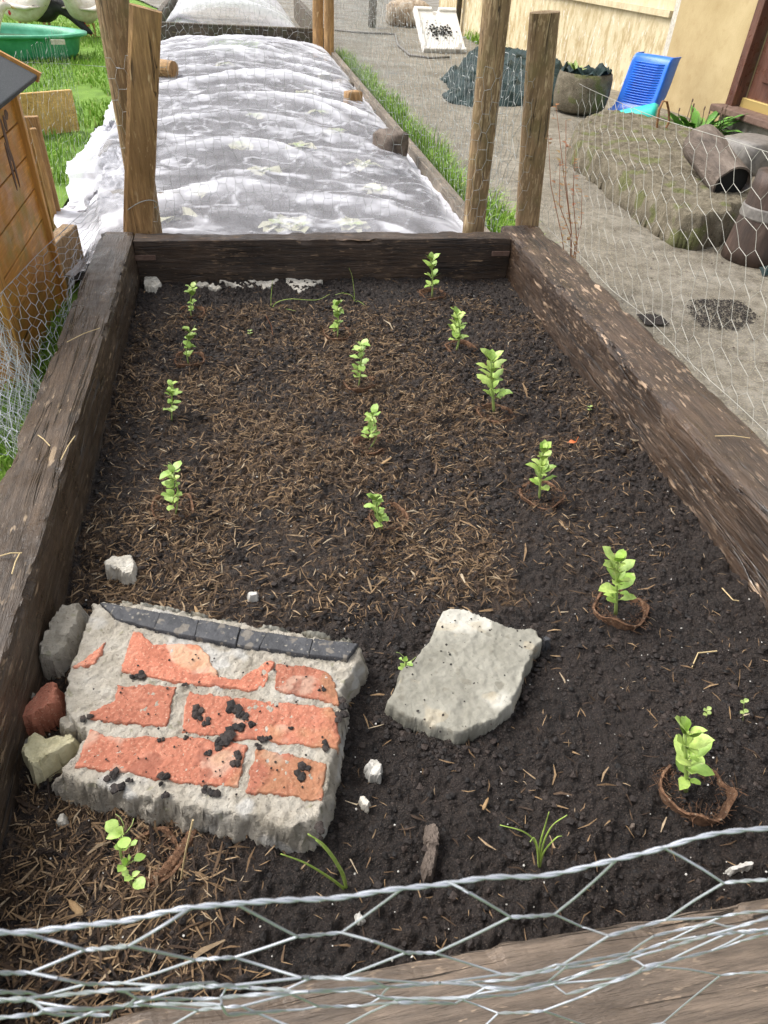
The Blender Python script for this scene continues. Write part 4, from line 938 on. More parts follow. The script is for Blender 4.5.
nx, ny = 150, 480
X, Y = np.meshgrid(np.linspace(-.45, 1.24, nx), np.linspace(2.14, 7.75, ny), indexing='ij')
Hc, rp, s = cloth_h(X, Y)
edge = np.clip(1-np.minimum(X+.45, 1.24-X)/.14, 0, 1); Hc = np.where(edge > 0, Hc*(1-edge**1.5)+(.055+.035*fbm(X*14, Y*14, 27, 3))*edge**1.5, Hc)
Xw = X + .05*(fbm(Y*3, X*0, 33, 3)-.5)*edge*2; 
leftw = np.clip((-.30-X)/.16, 0, 1)*np.clip((3.3-Y)/.5, 0, 1)
Xw = Xw + .16*np.clip((-X)/.4, 0, 1)*np.clip((3.6-Y)/1.2, 0, 1)*(.6+.8*fbm(Y*2.5, X*0, 39, 2)); Xw = Xw-.02*leftw; Hc = np.where(leftw > 0, Hc*.8, Hc)
mb = MB(); g = lambda i, j: i*ny+j; I, J = np.nonzero(np.ones((nx-1, ny-1), bool))
mb.add(np.stack([Xw.ravel(), Y.ravel(), Hc.ravel()], 1), list(zip(g(I, J), g(I+1, J), g(I+1, J+1), g(I, J+1))))
cl_o = mb.build('insect_mesh', M['cloth'], smooth=True); tag(cl_o, 'white translucent insect mesh draped in ripples over the bed behind', 'crop netting')
dens = .13+.46*np.clip((rp-.25)/.6, 0, 1)+.55*edge**.7+.5*np.clip(fbm(X*9+Y*3, Y*11, 17, 3)-.56, 0, 1)*3+.15*(np.clip(fbm(X*4, Y*6, 44, 3)-.5, 0, 1)*2)+.2*np.clip((5.2-Y)/-3, 0, .7)
at_ = cl_o.data.attributes.new('dens', 'FLOAT', 'POINT'); at_.data.foreach_set('value', np.clip(dens, 0, 1).ravel().astype(np.float32))
# vegetables under the mesh
vp = [(301, 88), (321, 107), (338, 125), (298, 140), (363, 158), (378, 182), (351, 217), (263, 163), (240, 138), (203, 183), (170, 205), (225, 60), (300, 216), (255, 110), (280, 215)]
vlab = ['left of the grey stone by the posts', 'just left of the wood offcut', 'farther left of the brown stone', 'mid way between posts in the middle', 'just left of the brown stone', 'nearest the gathered right edge', 'nearer and left of the brown stone', 'centre left in the middle rows', 'right of the flat post, half way up', 'right of the flat post, low', 'closest to the foot of the flat post', 'farthest of all', 'nearest the far sleeper, middle', 'centre left in the farther rows', 'near the far sleeper, left of centre']
for i, (px, py) in enumerate(vp):
    rnd.seed(200+i); b = atz(px, py, .08); b[2] = .045; root = empty('brassica_plant', b, 'pale leafy vegetable plant under the white mesh, '+vlab[i], 'vegetable plant', 'pale vegetable plants under the white mesh')
    lf = MB(); 
    for q in range(12):
        an = rnd.uniform(0, 6.28); el = rnd.uniform(.0, .35); leaf_geo(lf, b, (math.cos(an)*math.cos(el), math.sin(an)*math.cos(el), math.sin(el)), rnd.uniform(.05, .11), rnd.uniform(.03, .05), k=3, curl=.8)
    lf.build('outer_leaves', M['cream_leaf'], root, smooth=True)
    lf = MB()
    for q in range(4):
        an = rnd.uniform(0, 6.28); leaf_geo(lf, b, (math.cos(an)*.9, math.sin(an)*.9, .3), rnd.uniform(.04, .06), .02, k=3)
    lf.build('inner_leaves', M['leaf_pale'], root, smooth=True)
# weights on the mesh
def lump(name, px, py, z, sz, mat, label, cat, rz=0, seed=0):
    c = atz(px, py, z); mb = MB(); q = bpy.data.meshes.new('t'); import bmesh
    bm = bmesh.new(); bmesh.ops.create_cube(bm, size=1); bmesh.ops.subdivide_edges(bm, edges=bm.edges, cuts=4, use_grid_fill=True)
    V = []
    for v in bm.verts:
        p = v.co*1.0; n_ = p.normalized()*.62; p = p.lerp(n_, .35)
        k = 1+.22*(float(fbm(np.array(p.x*3+seed), np.array(p.y*3+p.z*2), seed, 3))-.5)
        x, y, w_ = p.x*sz[0]*k, p.y*sz[1]*k, p.z*sz[2]*k; V.append((c[0]+x*math.cos(rz)-y*math.sin(rz), c[1]+x*math.sin(rz)+y*math.cos(rz), z+w_))
    bm.verts.index_update(); F = [[v.index for v in f.verts] for f in bm.faces]; bm.free(); mb.add(V, F); return tag(mb.build(name, mat, smooth=True), label, cat)
lump('wood_block', 353, 99, .17, (.10, .08, .09), M['post_tan'], 'squared wood offcut weighing down the right edge of the white mesh', 'wood block', .3, 3)
lump('stone', 390, 145, .16, (.13, .15, .12), M['bark'], 'brown stone on the right edge of the white mesh nearer than the wood block', 'stone', .8, 4)
lump('stone', 343, 86, .12, (.11, .16, .07), M['plank_grey'], 'tan stone behind the wood block on the mesh edge', 'stone', .2, 5)
lump('stone', 168, 204, .13, (.10, .06, .08), M['plank_grey'], 'small tan stone on the mesh just right of the flat sawn post', 'stone', .4, 6)
c = atz(160, 68, .22); mb = MB(); mb.lathe([(.045, -.11), (.05, 0), (.05, .11)], c, 14, axis=(.8, -.5, .0), jit=.2); lg = tag(mb.build('log', M['post_tan']), 'short log end lying on the mesh behind the posts at far left', 'log')
lump('stone', 326, 78, .08, (.10, .10, .07), M['grey_stone'], 'grey stone at the foot of the paired posts', 'stone', .4, 7)
lump('stone', 122, 203-3, .03, (.13, .12, .06), M['rock'], 'flat brown stone on the lawn edge of the white mesh', 'stone', .4, 8)
# white folds spilling at left: crumpled bundles of the mesh itself
def bundle(px, py, z, r, label, seed):
    rnd.seed(seed); c = atz(px, py, z); mb = MB(); K1, K2 = 28, 44; vs = []
    for i in range(K1+1):
        th = math.pi/2*i/K1
        for j in range(K2):
            a = j*2*math.pi/K2; n_ = fbm(np.array(math.cos(a)*2+seed+i*.12), np.array(math.sin(a)*2+i*.2), seed, 4); rr = r*(1+.8*(float(n_)-.5))
            vs.append((c[0]+rr*math.sin(th)*math.cos(a)*1., c[1]+rr*math.sin(th)*math.sin(a)*1.25, c[2]-.02+rr*math.cos(th)*.55*(1+.5*(float(n_)-.5)+.12*math.sin(a*9+i*.4))))
    mb.add(vs, [(i*K2+j, i*K2+(j+1) % K2, (i+1)*K2+(j+1) % K2, (i+1)*K2+j) for i in range(K1) for j in range(K2)]); o = mb.build('mesh_bundle', M['clothsolid'], smooth=True); tag(o, label, 'crop netting', 'gathered white mesh')
n = NT('gathered_white_mesh'); M['clothsolid'] = n.fin(n.ramp(n.noise(60, 4), [(.35, (.42, .42, .46)), (.6, (.66, .66, .70))]), .8, n.bump(n.noise(45, 6, .7), 1., .02))
bundle(112, 133, .05, .10, 'small round gather of white mesh beside the leaning post, farther up the lawn edge', 1)
bundle(118, 168, .04, .14, 'long gather of white mesh left of the leaning post', 2)
bundle(113, 190, .02, .12, 'middle gather of white mesh on the lawn edge left of the flat post', 3)
bundle(100, 212, .02, .13, 'low spread of white mesh on grass at the end of the left sleeper', 4)
# far board and the next bed with its own mesh
bed3 = empty('raised_bed', (.4, 9.2, 0), 'third bed at the top of the picture behind the dark board', 'raised bed')
mb = MB(); mb.box((.39, 7.95, .115), (1.62, .06, .25)); mb.build('end_board', M['board_dark'], bed3, bevel=.008)
mb = MB(); mb.box((1.22, 9.9, .12), (.06, 3.9, .25)); mb.build('side_board', M['board_dark'], bed3, bevel=.008)
mb = MB(); mb.box((-.42, 9.9, .12), (.06, 3.9, .25)); mb.build('side_board', M['board_dark'], bed3, bevel=.008)
X, Y = np.meshgrid(np.linspace(-.36, 1.0, 70), np.linspace(8.02, 11.6, 160), indexing='ij'); s = (X+.36)/1.36
Hc = .14+.22*np.sin(np.pi*np.clip(s, 0, 1))**.6*(1-.25*np.cos((Y+s*.5)*9))*np.clip((Y-8)/.3, .3, 1)+.03*(fbm(X*8, Y*8, 3, 3)-.5)
mb = MB(); g = lambda i, j: i*160+j; I, J = np.nonzero(np.ones((69, 159), bool)); mb.add(np.stack([X.ravel(), Y.ravel(), Hc.ravel()], 1), list(zip(g(I, J), g(I+1, J), g(I+1, J+1), g(I, J+1))))
o = mb.build('insect_mesh', M['cloth'], smooth=True); tag(o, 'second white mesh cover over the third bed at the picture top', 'crop netting')
at_ = o.data.attributes.new('dens', 'FLOAT', 'POINT'); at_.data.foreach_set('value', np.clip(.35+.3*np.cos((Y+s*.5)*9+2.8), 0, 1).ravel().astype(np.float32))

# ================================================================ GRASS
def grass(name, N_, region, hmin, hmax, label, wd=.003, seed=3, z=0.):
    rg = np.random.default_rng(seed); mb = MB(); V = []; F = []
    pts = region(rg, N_); k = 0; nn = len(pts)
    a = rg.uniform(0, 6.283, nn); L = rg.uniform(hmin, hmax, nn); ln = rg.uniform(.1, .9, nn); w_ = rg.uniform(.6, 1.3, nn)*wd
    d = np.stack([np.cos(a), np.sin(a), 0*a], 1); s = np.stack([-np.sin(a+.8), np.cos(a+.8), 0*a], 1); P = np.concatenate([pts, np.full((nn, 1), z)], 1)
    u = np.array([0, 0, 1.]); m_ = P+d*(L*ln*.3)[:, None]+u*(L*.6)[:, None]; t = P+d*(L*ln)[:, None]+u*(L*(1-.35*ln))[:, None]
    V = np.stack([P-s*w_[:, None], P+s*w_[:, None], m_+s*(w_*.8)[:, None], m_-s*(w_*.8)[:, None], t], 1).reshape(-1, 3)
    i = np.arange(nn)*5; F = list(zip(i, i+1, i+2, i+3))+list(zip(i+3, i+2, i+4)); mb.add(V, F)
    return tag(mb.build(name, M['blade']), label, 'grass', kind='stuff')
def lawn_pts(rg, N_):
    y = 1.2+10.8*rg.random(N_)**1.35; x = -.46-(y*.42+.3)*rg.random(N_)
    x = np.where(y < 3.4, np.minimum(x, -.14-.38*np.clip((y-1.9)/1.3, 0, 1)-.9*rg.random(N_)**1.5), x); 
    k = fbm(x*4, y*4, 61, 3) > .36-.0*x; return np.stack([x, y], 1)[k]
grass('lawn_grass', 60000, lawn_pts, .02, .055, 'short bright green lawn left of the beds', .0035)
def strip_pts(rg, N_):
    y = 2.25+5.6*rg.random(N_)**1.3; x = 1.30+.16*rg.random(N_)**1.4*(1+.25*np.sin(y*5)); return np.stack([x, y], 1)[fbm(x*6, y*3, 62, 2) > .36]
grass('verge_grass', 5500, strip_pts, .05, .15, 'longer bright green grass along the edge between netted bed and path', .0028, 5)
grass('verge_grass', 500, lambda rg, N_: np.stack([.1+.45*rg.random(N_), 7.86-.08*rg.random(N_)], 1), .08, .2, 'tuft of grass against the dark board at the far end of the netted bed', .004, 6)
grass('verge_grass', 7000, lambda rg, N_: np.stack([-.13-.45*rg.random(N_), .3+1.7*rg.random(N_)], 1), .02, .07, 'sparse grass along the outside of the left sleeper', .002, 7)
grass('verge_grass', 260, lambda rg, N_: np.stack([3.25+.15*rg.random(N_), 9.+1.3*rg.random(N_)], 1), .05, .15, 'weeds at the foot of the house wall behind the tarpaulin', .006, 8)

# ================================================================ HENHOUSE
hut = empty('chicken_coop', (-.6, 1.78, 0), 'small orange stained wooden coop with dark felt roof at the left edge', 'chicken coop')
fx = -.26; y0, y1 = 1.52, 2.10; zt = .60
# side boards facing the bed
zb = np.linspace(.0, zt, 8)
mb = MB()
for i in range(7):
    mb.box((fx-.008, (y0+y1)/2, (zb[i]+zb[i+1])/2), (.016, y1-y0-.004, zb[i+1]-zb[i]-.004))
mb.build('side_wall', M['coop_board'], hut, bevel=.002)
mb = MB(); mb.box((fx-.020, (y0+y1)/2, zt/2), (.006, y1-y0, zt)); mb.build('dark_gap_backing', M['black_hole'], hut)  # added black sheet that paints in the dark between the side boards
mb = MB(); mb.box((fx+.006, y0+.02, .30), (.018, .045, .60)); mb.build('corner_trim', M['coop_trim'], hut, bevel=.002)
mb = MB(); mb.box((fx+.006, y1-.008, .30), (.018, .022, .60)); mb.build('corner_trim', M['coop_trim'], hut, bevel=.002)
mb = MB()
for i in range(7):
    mb.box((fx-.40, y0-.008, (zb[i]+zb[i+1])/2), (.78, .016, zb[i+1]-zb[i]-.004))
mb.box((fx-.40, y1+.004, .3), (.78, .012, .6)); mb.box((fx-.79, (y0+y1)/2, .3), (.012, .56, .6)); mb.build('end_wall', M['coop_board'], hut, bevel=.002)
c_e = np.array([fx+.05, 0, .600]); pr = np.array([fx-.40, 0, .84])
def rbox(a, b, th, ya, yb, mbb):
    d = (b-a)/np.linalg.norm(b-a); nn = np.array([-d[2], 0, d[0]]); nn = nn if nn[2] > 0 else -nn
    v = [];
    for y in (ya, yb):
        for p in (a, b):
            for t in (0, th): q = p+nn*t; v.append((q[0], y, q[2]))
    return mbb.add(v, [(0, 1, 3, 2), (4, 6, 7, 5), (0, 4, 5, 1), (2, 3, 7, 6), (0, 2, 6, 4), (1, 5, 7, 3)])
mb = MB(); rbox(c_e, pr, .016, y0-.10, y1+.08, mb); rbox(np.array([fx-.85, 0, .600]), pr, .016, y0-.10, y1+.08, mb)
mb.build('roof', M['felt'], hut, bevel=.003)
mb = MB(); rbox(c_e+[.004, 0, -.004], pr+[0, 0, -.004], .026, y1+.081, y1+.096, mb); rbox(np.array([fx-.85, 0, .596]), pr-[0, 0, .004], .026, y1+.081, y1+.096, mb); mb.build('roof_trim', M['coop_trim'], hut)
# peeling dark holes
for (yy, z_, sy, sz_) in [(1.93, .50, .012, .05), (1.96, .535, .014, .02), (1.91, .44, .010, .06), (1.94, .43, .008, .05), (1.99, .55, .018, .012)]:
    mb = MB(); mb.lathe([(.3, 0), (1, .0), (.8, .0015)], (0, 0, 0), 9, axis=(1, 0, 0), jit=.6); mb.v[0] = mb.v[0]*[1, sy, sz_]+[fx+.0005, yy, z_]; mb.build('peeled_patch', M['sill'], hut)
# yellow board and stake
a, b = atz(26, 142, 0), atz(70, 131, 0); c = (a+b)/2; mb = MB(); mb.box((c[0]-.12, c[1]+.0, .10), (.62, .03, .21), math.atan2(b[1]-a[1], b[0]-a[0])*.6)
tag(mb.build('timber_board', M['yellow_board'], bevel=.004), 'yellow timber board on edge on the lawn behind the coop', 'board')
mb = MB(); c = atz(57, 226, 0); mb.box((c[0], c[1], .19), (.055, .03, .40), .2); mb.box((c[0]+.008, c[1]-.035, .17), (.022, .022, .38), .3, .05)
tag(mb.build('wooden_stake', M['post_tan'], bevel=.003), 'short flat wooden stake standing beside the coop corner', 'stake')
mb = MB(); c = atz(66, 262, .1); mb.box((c[0]-.02, c[1]+.05, .09), (.05, .22, .16), -.2); tag(mb.build('broken_board', M['post_grey'], bevel=.005), 'broken weathered board end between coop and left sleeper', 'board')

# ================================================================ POOL AND HENS
pc = np.array([-1.84, 7.45, 0]); pl = empty('paddling_pool', pc, 'shallow green plastic paddling pool on the lawn', 'paddling pool')
def oval(mb_):
    v = mb_.v[0]; v[:, 0] = pc[0]+(v[:, 0]-pc[0])*.95; v[:, 1] = pc[1]+(v[:, 1]-pc[1])*.52; return mb_
mb = MB(); mb.lathe([(.82, 0), (.86, .04), (.89, .14), (.93, .165), (.96, .165), (.96, .185), (.87, .185), (.84, .14), (.82, .06), (.1, .05)], pc, 48); oval(mb).build('shell', M['pool'], pl, smooth=True)
mb = MB(); mb.lathe([(.1, .0), (.832, .11), (.1, .111)], pc, 40); oval(mb).build('water', M['water'], pl, smooth=False)
mb = MB(); c = ax(58, 42, 1, 7.02); mb.box((c[0], c[1], c[2]), (.11, .01, .035), .25); mb.build('sticker', M['pale'], pl)
def hen(loc, rz, mat, label, peck=0., cmb=True, wingm=None):
    root = empty('hen', loc, label, 'hen', 'hens on the lawn')
    def tr(p): x, y, z = [1.25*q for q in p]; z = z-.055 if z > .12 else z*.56; return np.array([loc[0]+x*math.cos(rz)-y*math.sin(rz), loc[1]+x*math.sin(rz)+y*math.cos(rz), loc[2]+z])
    hx, hz = (.24, .40) if peck < .5 else (.33, .10)
    nx_, nz_ = (.18, .33) if peck < .5 else (.24, .19)
    sp = [(-.30, .38, .012), (-.25, .34, .045), (-.18, .28, .085), (-.09, .235, .118), (.0, .22, .125), (.08, .235, .108), (.14, .27, .075), (nx_, nz_, .045), (hx, hz, .034), (hx+.035, hz-.005-.02*peck, .022), (hx+.05, hz-.01-.03*peck, .008)]
    mb = MB(); mb.tube([tr((x, 0, z)) for x, z, r in sp], [r for x, z, r in sp], 16); mb.build('body', mat, root, smooth=True, subd=1)
    mb = MB()
    for k in range(7):
        a = -.5+k*.17; mb.tube([tr((-.24, (k-3)*.008, .31)), tr((-.33, (k-3)*.016, .38+.05*math.sin(k))), tr((-.37-.01*k, (k-3)*.02, .44-.02*abs(k-3)))], [.02, .02, .004], 6, flat=.4)
    mb.build('tail', mat, root, smooth=True)
    for s in (-1, 1):
        mb = MB(); mb.tube([tr((.08, s*.10, .26)), tr((0, s*.125, .25)), tr((-.10, s*.115, .24)), tr((-.20, s*.07, .25))], [.03, .06, .05, .01], 10, flat=.35); mb.build('wing', mat, root, smooth=True)
        mb = MB(); mb.tube([tr((.01, s*.045, .14)), tr((.02, s*.045, .06)), tr((.01, s*.045, .006))], [.016, .008, .007], 6)
        for a in (-.5, 0, .5, math.pi): mb.tube([tr((.01, s*.045, .008)), tr((.01+.045*math.cos(a), s*.045+.045*math.sin(a), .004))], [.006, .003], 5)
        mb.build('leg', M['beak'], root, smooth=True)
    mb = MB()
    for k in range(4): blob_c = tr((hx-.02+k*.016, 0, hz+.035+.008*math.sin(k*2))); mb.lathe([(.002, -.014), (.008, 0), (.002, .014)], blob_c, 6)
    mb.lathe([(.004, -.02), (.011, -.008), (.004, .01)], tr((hx+.03, 0, hz-.035)), 6); mb.lathe([(.012, -.01), (.022, 0), (.012, .01)], tr((hx+.012, 0, hz)), 8, axis=(-math.sin(rz), math.cos(rz), 0))
    mb.build('comb', M['comb'], root, smooth=True)
    mb = MB(); mb.tube([tr((hx+.045, 0, hz-.01-.02*peck)), tr((hx+.075, 0, hz-.02-.03*peck))], [.009, .001], 6); mb.build('beak', M['beak'], root)
hen(atz(27, 36, 0), math.radians(165), M['hen_white'], 'cream white hen standing behind the paddling pool at far left')
hen(atz(48, 36, 0), math.radians(-12), M['hen_black'], 'black hen with red comb pecking the grass between two white hens', 1)
hen(atz(90, 37, 0), math.radians(70), M['hen_white'], 'cream white hen on the lawn just left of the leaning post')
hen(atz(-24, 76, 0), math.radians(8), M['hen_white'], 'hen with red comb at the left picture edge in front of the pool')

# ================================================================ HOUSE
hw = empty('house', (3.6, 7.5, 0), 'cream rendered house wall with streaked plinth and brown door', 'house')
def wx(y): return 3.35+(10.2-y)*.09
def wallseg(name, ya, yb, z0, z1, mat, off=0., th=.2):
    mb = MB(); v = []
    for (y) in (ya, yb):
        for dx in (off, off+th):
            for z in (z0, z1): v.append((wx(y)+dx, y, z))
    mb.add(v, [(0, 1, 3, 2), (4, 6, 7, 5), (0, 4, 5, 1), (2, 3, 7, 6), (0, 2, 6, 4), (1, 5, 7, 3)]); return mb.build(name, mat, hw)
wallseg('wall', 11.6, 5.86, -.02, 2.7, M['render'], .0)
wallseg('wall', 5.855, 4.96, -.02, 2.7, M['render2'], -.02)
wallseg('wall', 4.0, 2.6, -.02, 2.7, M['render2'], -.02)
wallseg('wall', 4.96, 4.0, 2.05, 2.7, M['render2'], -.02)
wallseg('ledge', 9.8, 5.95, .58, .625, M['render'], -.03, .03)
wallseg('corner_strip', 5.93, 5.865, -.02, 2.68, M['pale'], -.012, .03)
# drainpipe
mb = MB(); pp = ax(462, 30, 1, 10.6); mb.tube([(wx(10.6)-.06, 10.6, -.02), (wx(10.6)-.06, 10.6, 2.6)], .035, 12); mb.build('drainpipe', M['board_dark'], hw, smooth=True)
dr = MB(); dr.box((wx(4.47)+.05, 4.47, 1.12), (.04, .80, 1.86), .09*-0+math.atan(.09)); do = dr.build('door', M['door'], hw, bevel=.003)
for z_ in (.5, 1.1, 1.65):
    mb = MB(); mb.box((wx(4.47)+.027, 4.47, z_), (.016, .58, .36), math.atan(.09)); mb.build('door_panel', M['door'], do, bevel=.006)
for (yy, wd_) in ((4.93, .07), (4.02, .07)):
    mb = MB(); mb.box((wx(yy)+.0, yy, 1.1), (.10, wd_, 1.9), math.atan(.09)); mb.build('door_frame', M['door'], hw, bevel=.004)
mb = MB(); mb.box((wx(4.47)-.0, 4.47, 2.06), (.10, .86, .05), math.atan(.09)); mb.build('door_frame', M['door'], hw)
mb = MB(); mb.box((wx(4.47)+.02, 4.47, .185), (.03, .82, .06), math.atan(.09)); mb.build('threshold', M['brass'], hw, bevel=.004)
mb = MB(); mb.box((wx(4.5)-.05, 4.5, .135), (.20, .98, .045), math.atan(.09)); mb.build('door_sill', M['sill'], hw, bevel=.008)
mb = MB(); mb.box((wx(4.5)-.0, 4.5, .05), (.14, .93, .12), math.atan(.09)); mb.build('step', M['grey_stone'], hw, bevel=.01)

# ================================================================ OBJECTS BY THE WALL
# blue tub / seat shell leaning on the wall
def blue():
    A = ax(607, 107, 2, .02); A = atz(606, 111, .02); B = atz(650, 120, .02); T = B-A; wdt = np.linalg.norm(T); T /= wdt
    base = (A+B)/2; back = np.array([-T[1], T[0], 0]); 
    root = empty('plastic_shell', base, 'bright blue ribbed plastic shell leaning against the house wall', 'plastic shell')
    prof = [(-.06, .0), (.0, .010), (.05, .035), (.08, .09), (.105, .16), (.13, .25), (.15, .33), (.17, .365), (.21, .375)]
    mb = MB(); K = 12; vs = []
    lat = [(-1.0, .15), (-1.0, .0), (-.93, -.012), (-.80, .0), (-.4, .012), (.0, .016), (.4, .012), (.80, .0), (.93, -.012), (1.0, .0), (1.0, .15)]
    W2 = wdt/2*.86
    for (q, z) in prof:
        for (u, dd) in lat:
            k = 1-.12*max(0, z-.3)/.2; flare = 1.15 if z < .03 else 1
            vs.append(base+T*u*W2*k*flare+back*(q+dd*(.9 if z > .05 else .15))+np.array([0, 0, z-(.0)]))
    n1 = len(lat); mb.add(vs, [(i*n1+j, i*n1+j+1, (i+1)*n1+j+1, (i+1)*n1+j) for i in range(len(prof)-1) for j in range(n1-1)])
    o = mb.build('shell', M['blue'], root, smooth=True); so_ = o.modifiers.new('s', 'SOLIDIFY'); so_.thickness = .008
    ss = o.modifiers.new('b', 'SUBSURF'); ss.levels = 1; ss.render_levels = 1
    mb = MB()
    for i in range(17):
        z = .075+i*.0155; q = np.interp(z, [p[1] for p in prof], [p[0] for p in prof])
        mb.tube([base+T*u*W2*.74+back*(q+.004-.002)+np.array([0, 0, z]) for u in (-1, -.5, 0, .5, 1)], .0045, 6)
    mb.build('ribs', M['blue'], root, smooth=True)
blue()
a, b = atz(598, 124, .0), atz(650, 131, .0); T = b-a; L = np.linalg.norm(T); T /= L; bk = np.array([-T[1], T[0], 0]); mb = MB(); vs = []
for i, (u, h_, d_) in enumerate([(0, .015, .02), (.12, .05, .06), (.35, .085, .10), (.65, .115, .12), (.92, .15, .12), (1.0, .145, .10)]):
    for k in range(12):
        an = k*math.pi*2/12; vs.append(a+T*L*u+bk*(d_+d_*math.cos(an))+np.array([0, 0, h_*.5+h_*.5*math.copysign(abs(math.sin(an))**.6, math.sin(an))+.004]))
mb.add(vs, [(i*12+j, i*12+(j+1) % 12, (i+1)*12+(j+1) % 12, (i+1)*12+j) for i in range(5) for j in range(12)]+[tuple(range(12))[::-1], tuple(60+j for j in range(12))])
tag(mb.build('plastic_scoop', M['teal'], smooth=True), 'teal wedge-shaped plastic bag lying in front of the blue shell', 'plastic bag')
# stone planter
c = atz(578, 112, 0); pl_ = empty('stone_planter', c, 'rough round stone planter lined with plastic between post and blue shell', 'planter')
mb = MB(); mb.lathe([(.13, 0), (.19, .03), (.205, .12), (.20, .22), (.19, .26), (.165, .262), (.16, .20), (.05, .19)], c, 30, jit=.12); mb.build('bowl', M['rock'], pl_, smooth=True)
mb = MB(); vs = []; K = 40
for i, (r, z) in enumerate([(.165, .19), (.16, .25), (.17, .285), (.185, .27)]):
    for j in range(K): a = j*6.283/K; vs.append(c+np.array([r*math.cos(a), r*math.sin(a), z+.02*math.sin(j*1.7+i)+.015*math.sin(j*.6)]))
mb.add(vs, [(i*K+j, i*K+(j+1) % K, (i+1)*K+(j+1) % K, (i+1)*K+j) for i in range(3) for j in range(K)]); mb.build('plastic_liner', M['tarp'], pl_, smooth=True)
mb = MB(); rnd.seed(5)
for k in range(26): an = rnd.uniform(0, 6.28); leaf_geo(mb, c+[-.09, 0, .22+.05*rnd.random()], (math.cos(an), math.sin(an), rnd.uniform(.3, 1.2)), rnd.uniform(.05, .11), .012, k=3)
tag(mb.build('planter_weed', M['leaf_pale']), 'wispy yellow-green plant growing in the stone planter', 'plant')
# hoop
mb = MB(); a, b = atz(654, 136, .0), ax(669, 122, 1, 4.4); a = atz(655, 134, .1); q = [ax(x, y, 1, a[1]+.0) for x, y in [(657, 136), (657, 125), (659, 110), (663, 101), (667, 102), (669, 112), (669, 122), (665, 130), (660, 137)]]
mb.tube(q, .010, 8, flat=.6); tag(mb.build('iron_hoop', M['rust'], smooth=True), 'rusty bent iron hoop standing at the edge of the old concrete block', 'iron hoop')
# dock plant
c = atz(694, 134, .0); pr_ = empty('dock_plant', c, 'lush green strap-leaved weed with seed heads at the foot of the wall', 'plant'); mb = MB(); rnd.seed(8)
for k in range(75):
    an = rnd.uniform(0, 6.28); el = rnd.uniform(.15, 1.1); sp = rnd.uniform(0, .16); L = rnd.uniform(.12, .24)
    leaf_geo(mb, c+[sp*math.cos(an), sp*math.sin(an)*.8, .01], (math.cos(an)*math.cos(el), math.sin(an)*math.cos(el), math.sin(el)), L, L*.13, k=5, curl=.8)
mb.build('leaves', M['leaf_dark'], pr_, smooth=True)
for k in range(9):
    mb = MB()
    b_ = c+[rnd.uniform(-.16, .16), rnd.uniform(-.1, .1), .02]; t_ = b_+[rnd.gauss(0, .03), 0, rnd.uniform(.10, .17)]; mb.tube([b_, t_], .003, 4); mb.tube([t_, t_+[0, 0, .02]], [.006, .004], 6); mb.build('seed_head', M['sill'], pr_)
# old concrete block
blk = [(570, 150), (572, 132), (600, 118), (655, 128), (690, 140), (740, 172), (752, 212), (730, 226), (700, 234), (676, 230), (650, 212), (628, 196), (604, 178), (588, 164)]
o = patch('concrete_block', pxpoly(blk, .07), -.02, .135, M['rock'], None, slope=5., rough=.012, edge=.03, res=.008, rscale=22, seed=91)
tag(o, 'long mossy slab of old concrete lying on the path beyond the right fence', 'concrete block')
# hollow log
def hollow(name, p0, p1, r, mat, label, cat, k=26):
    p0, p1 = np.array(p0), np.array(p1); A = p1-p0; L = np.linalg.norm(A)
    root = empty(name, (p0+p1)/2-[0, 0, r], label, cat)
    mb = MB(); mb.lathe([(r*.98, 0), (r*1.02, L*.2), (r*.97, L*.6), (r*1.0, L), (r*.90, L+.001), (r*.88, L*.93)], p0, k, axis=A, jit=.12); mb.build('barrel', mat, root, smooth=False)
    mb = MB(); mb.lathe([(r*.3, L*.93), (r*.89, L*.94), (r*.3, L*.945)], p0, k, axis=A); mb.build('hollow', M['black_hole'], root); return root  # black disc in place of the shade inside the bore
e1 = ax(728, 183, 1, 2.86); e0 = ax(700, 142, 1, 3.22); hollow('hollow_log', e0, e1+np.array([0, -.04, 0]), .086, M['bark'], 'hollow log with dark open end resting on the mossy concrete slab', 'log')
# pot/churn on right
c = ax(757, 250, 1, 2.45); c = atz(752, 258, 0); top = ax(768, 161, 1, c[1])
root = empty('chimney_pot', c, 'upright brown clay chimney pot with a metal band at the right edge', 'chimney pot'); hh = .33
mb = MB(); mb.lathe([(.125, 0), (.12, .05), (.105, .2), (.10, hh-.06), (.10, hh-.05), (.095, hh), (.05, hh), (.048, hh-.1)], c, 30, jit=.04); mb.build('barrel', M['clay'], root, smooth=True)
mb = MB(); mb.lathe([(.109, .165), (.112, .17), (.109, .205), (.106, .21)], c, 30); mb.build('band', M['band'], root)
mb = MB(); mb.lathe([(.01, hh-.095), (.049, hh-.09), (.01, hh-.088)], c, 20); mb.build('hollow', M['black_hole'], root)  # black disc paints the darkness down the pot's mouth
o = lump('stone', 750, 155, .17, (.28, .26, .16), M['band'], 'rounded dark grey stone behind the hollow log', 'stone', .3, 9)
o = lump('stone', 766, 225, .05, (.10, .10, .09), M['bark'], 'brown stone tucked behind the clay chimney pot', 'stone', .3, 10)
mb = MB(); c = atz(764, 275, 0); mb.add([c+np.array(q) for q in [(-.02, -.02, .002), (.03, -.01, .01), (.04, .03, .03), (-.01, .03, .02), (.01, .0, .03)]], [(0, 1, 4), (1, 2, 4), (2, 3, 4), (3, 0, 4)]); tag(mb.build('plastic_scrap', M['tarp']), 'scrap of dark green plastic on the path at the right edge', 'plastic scrap')
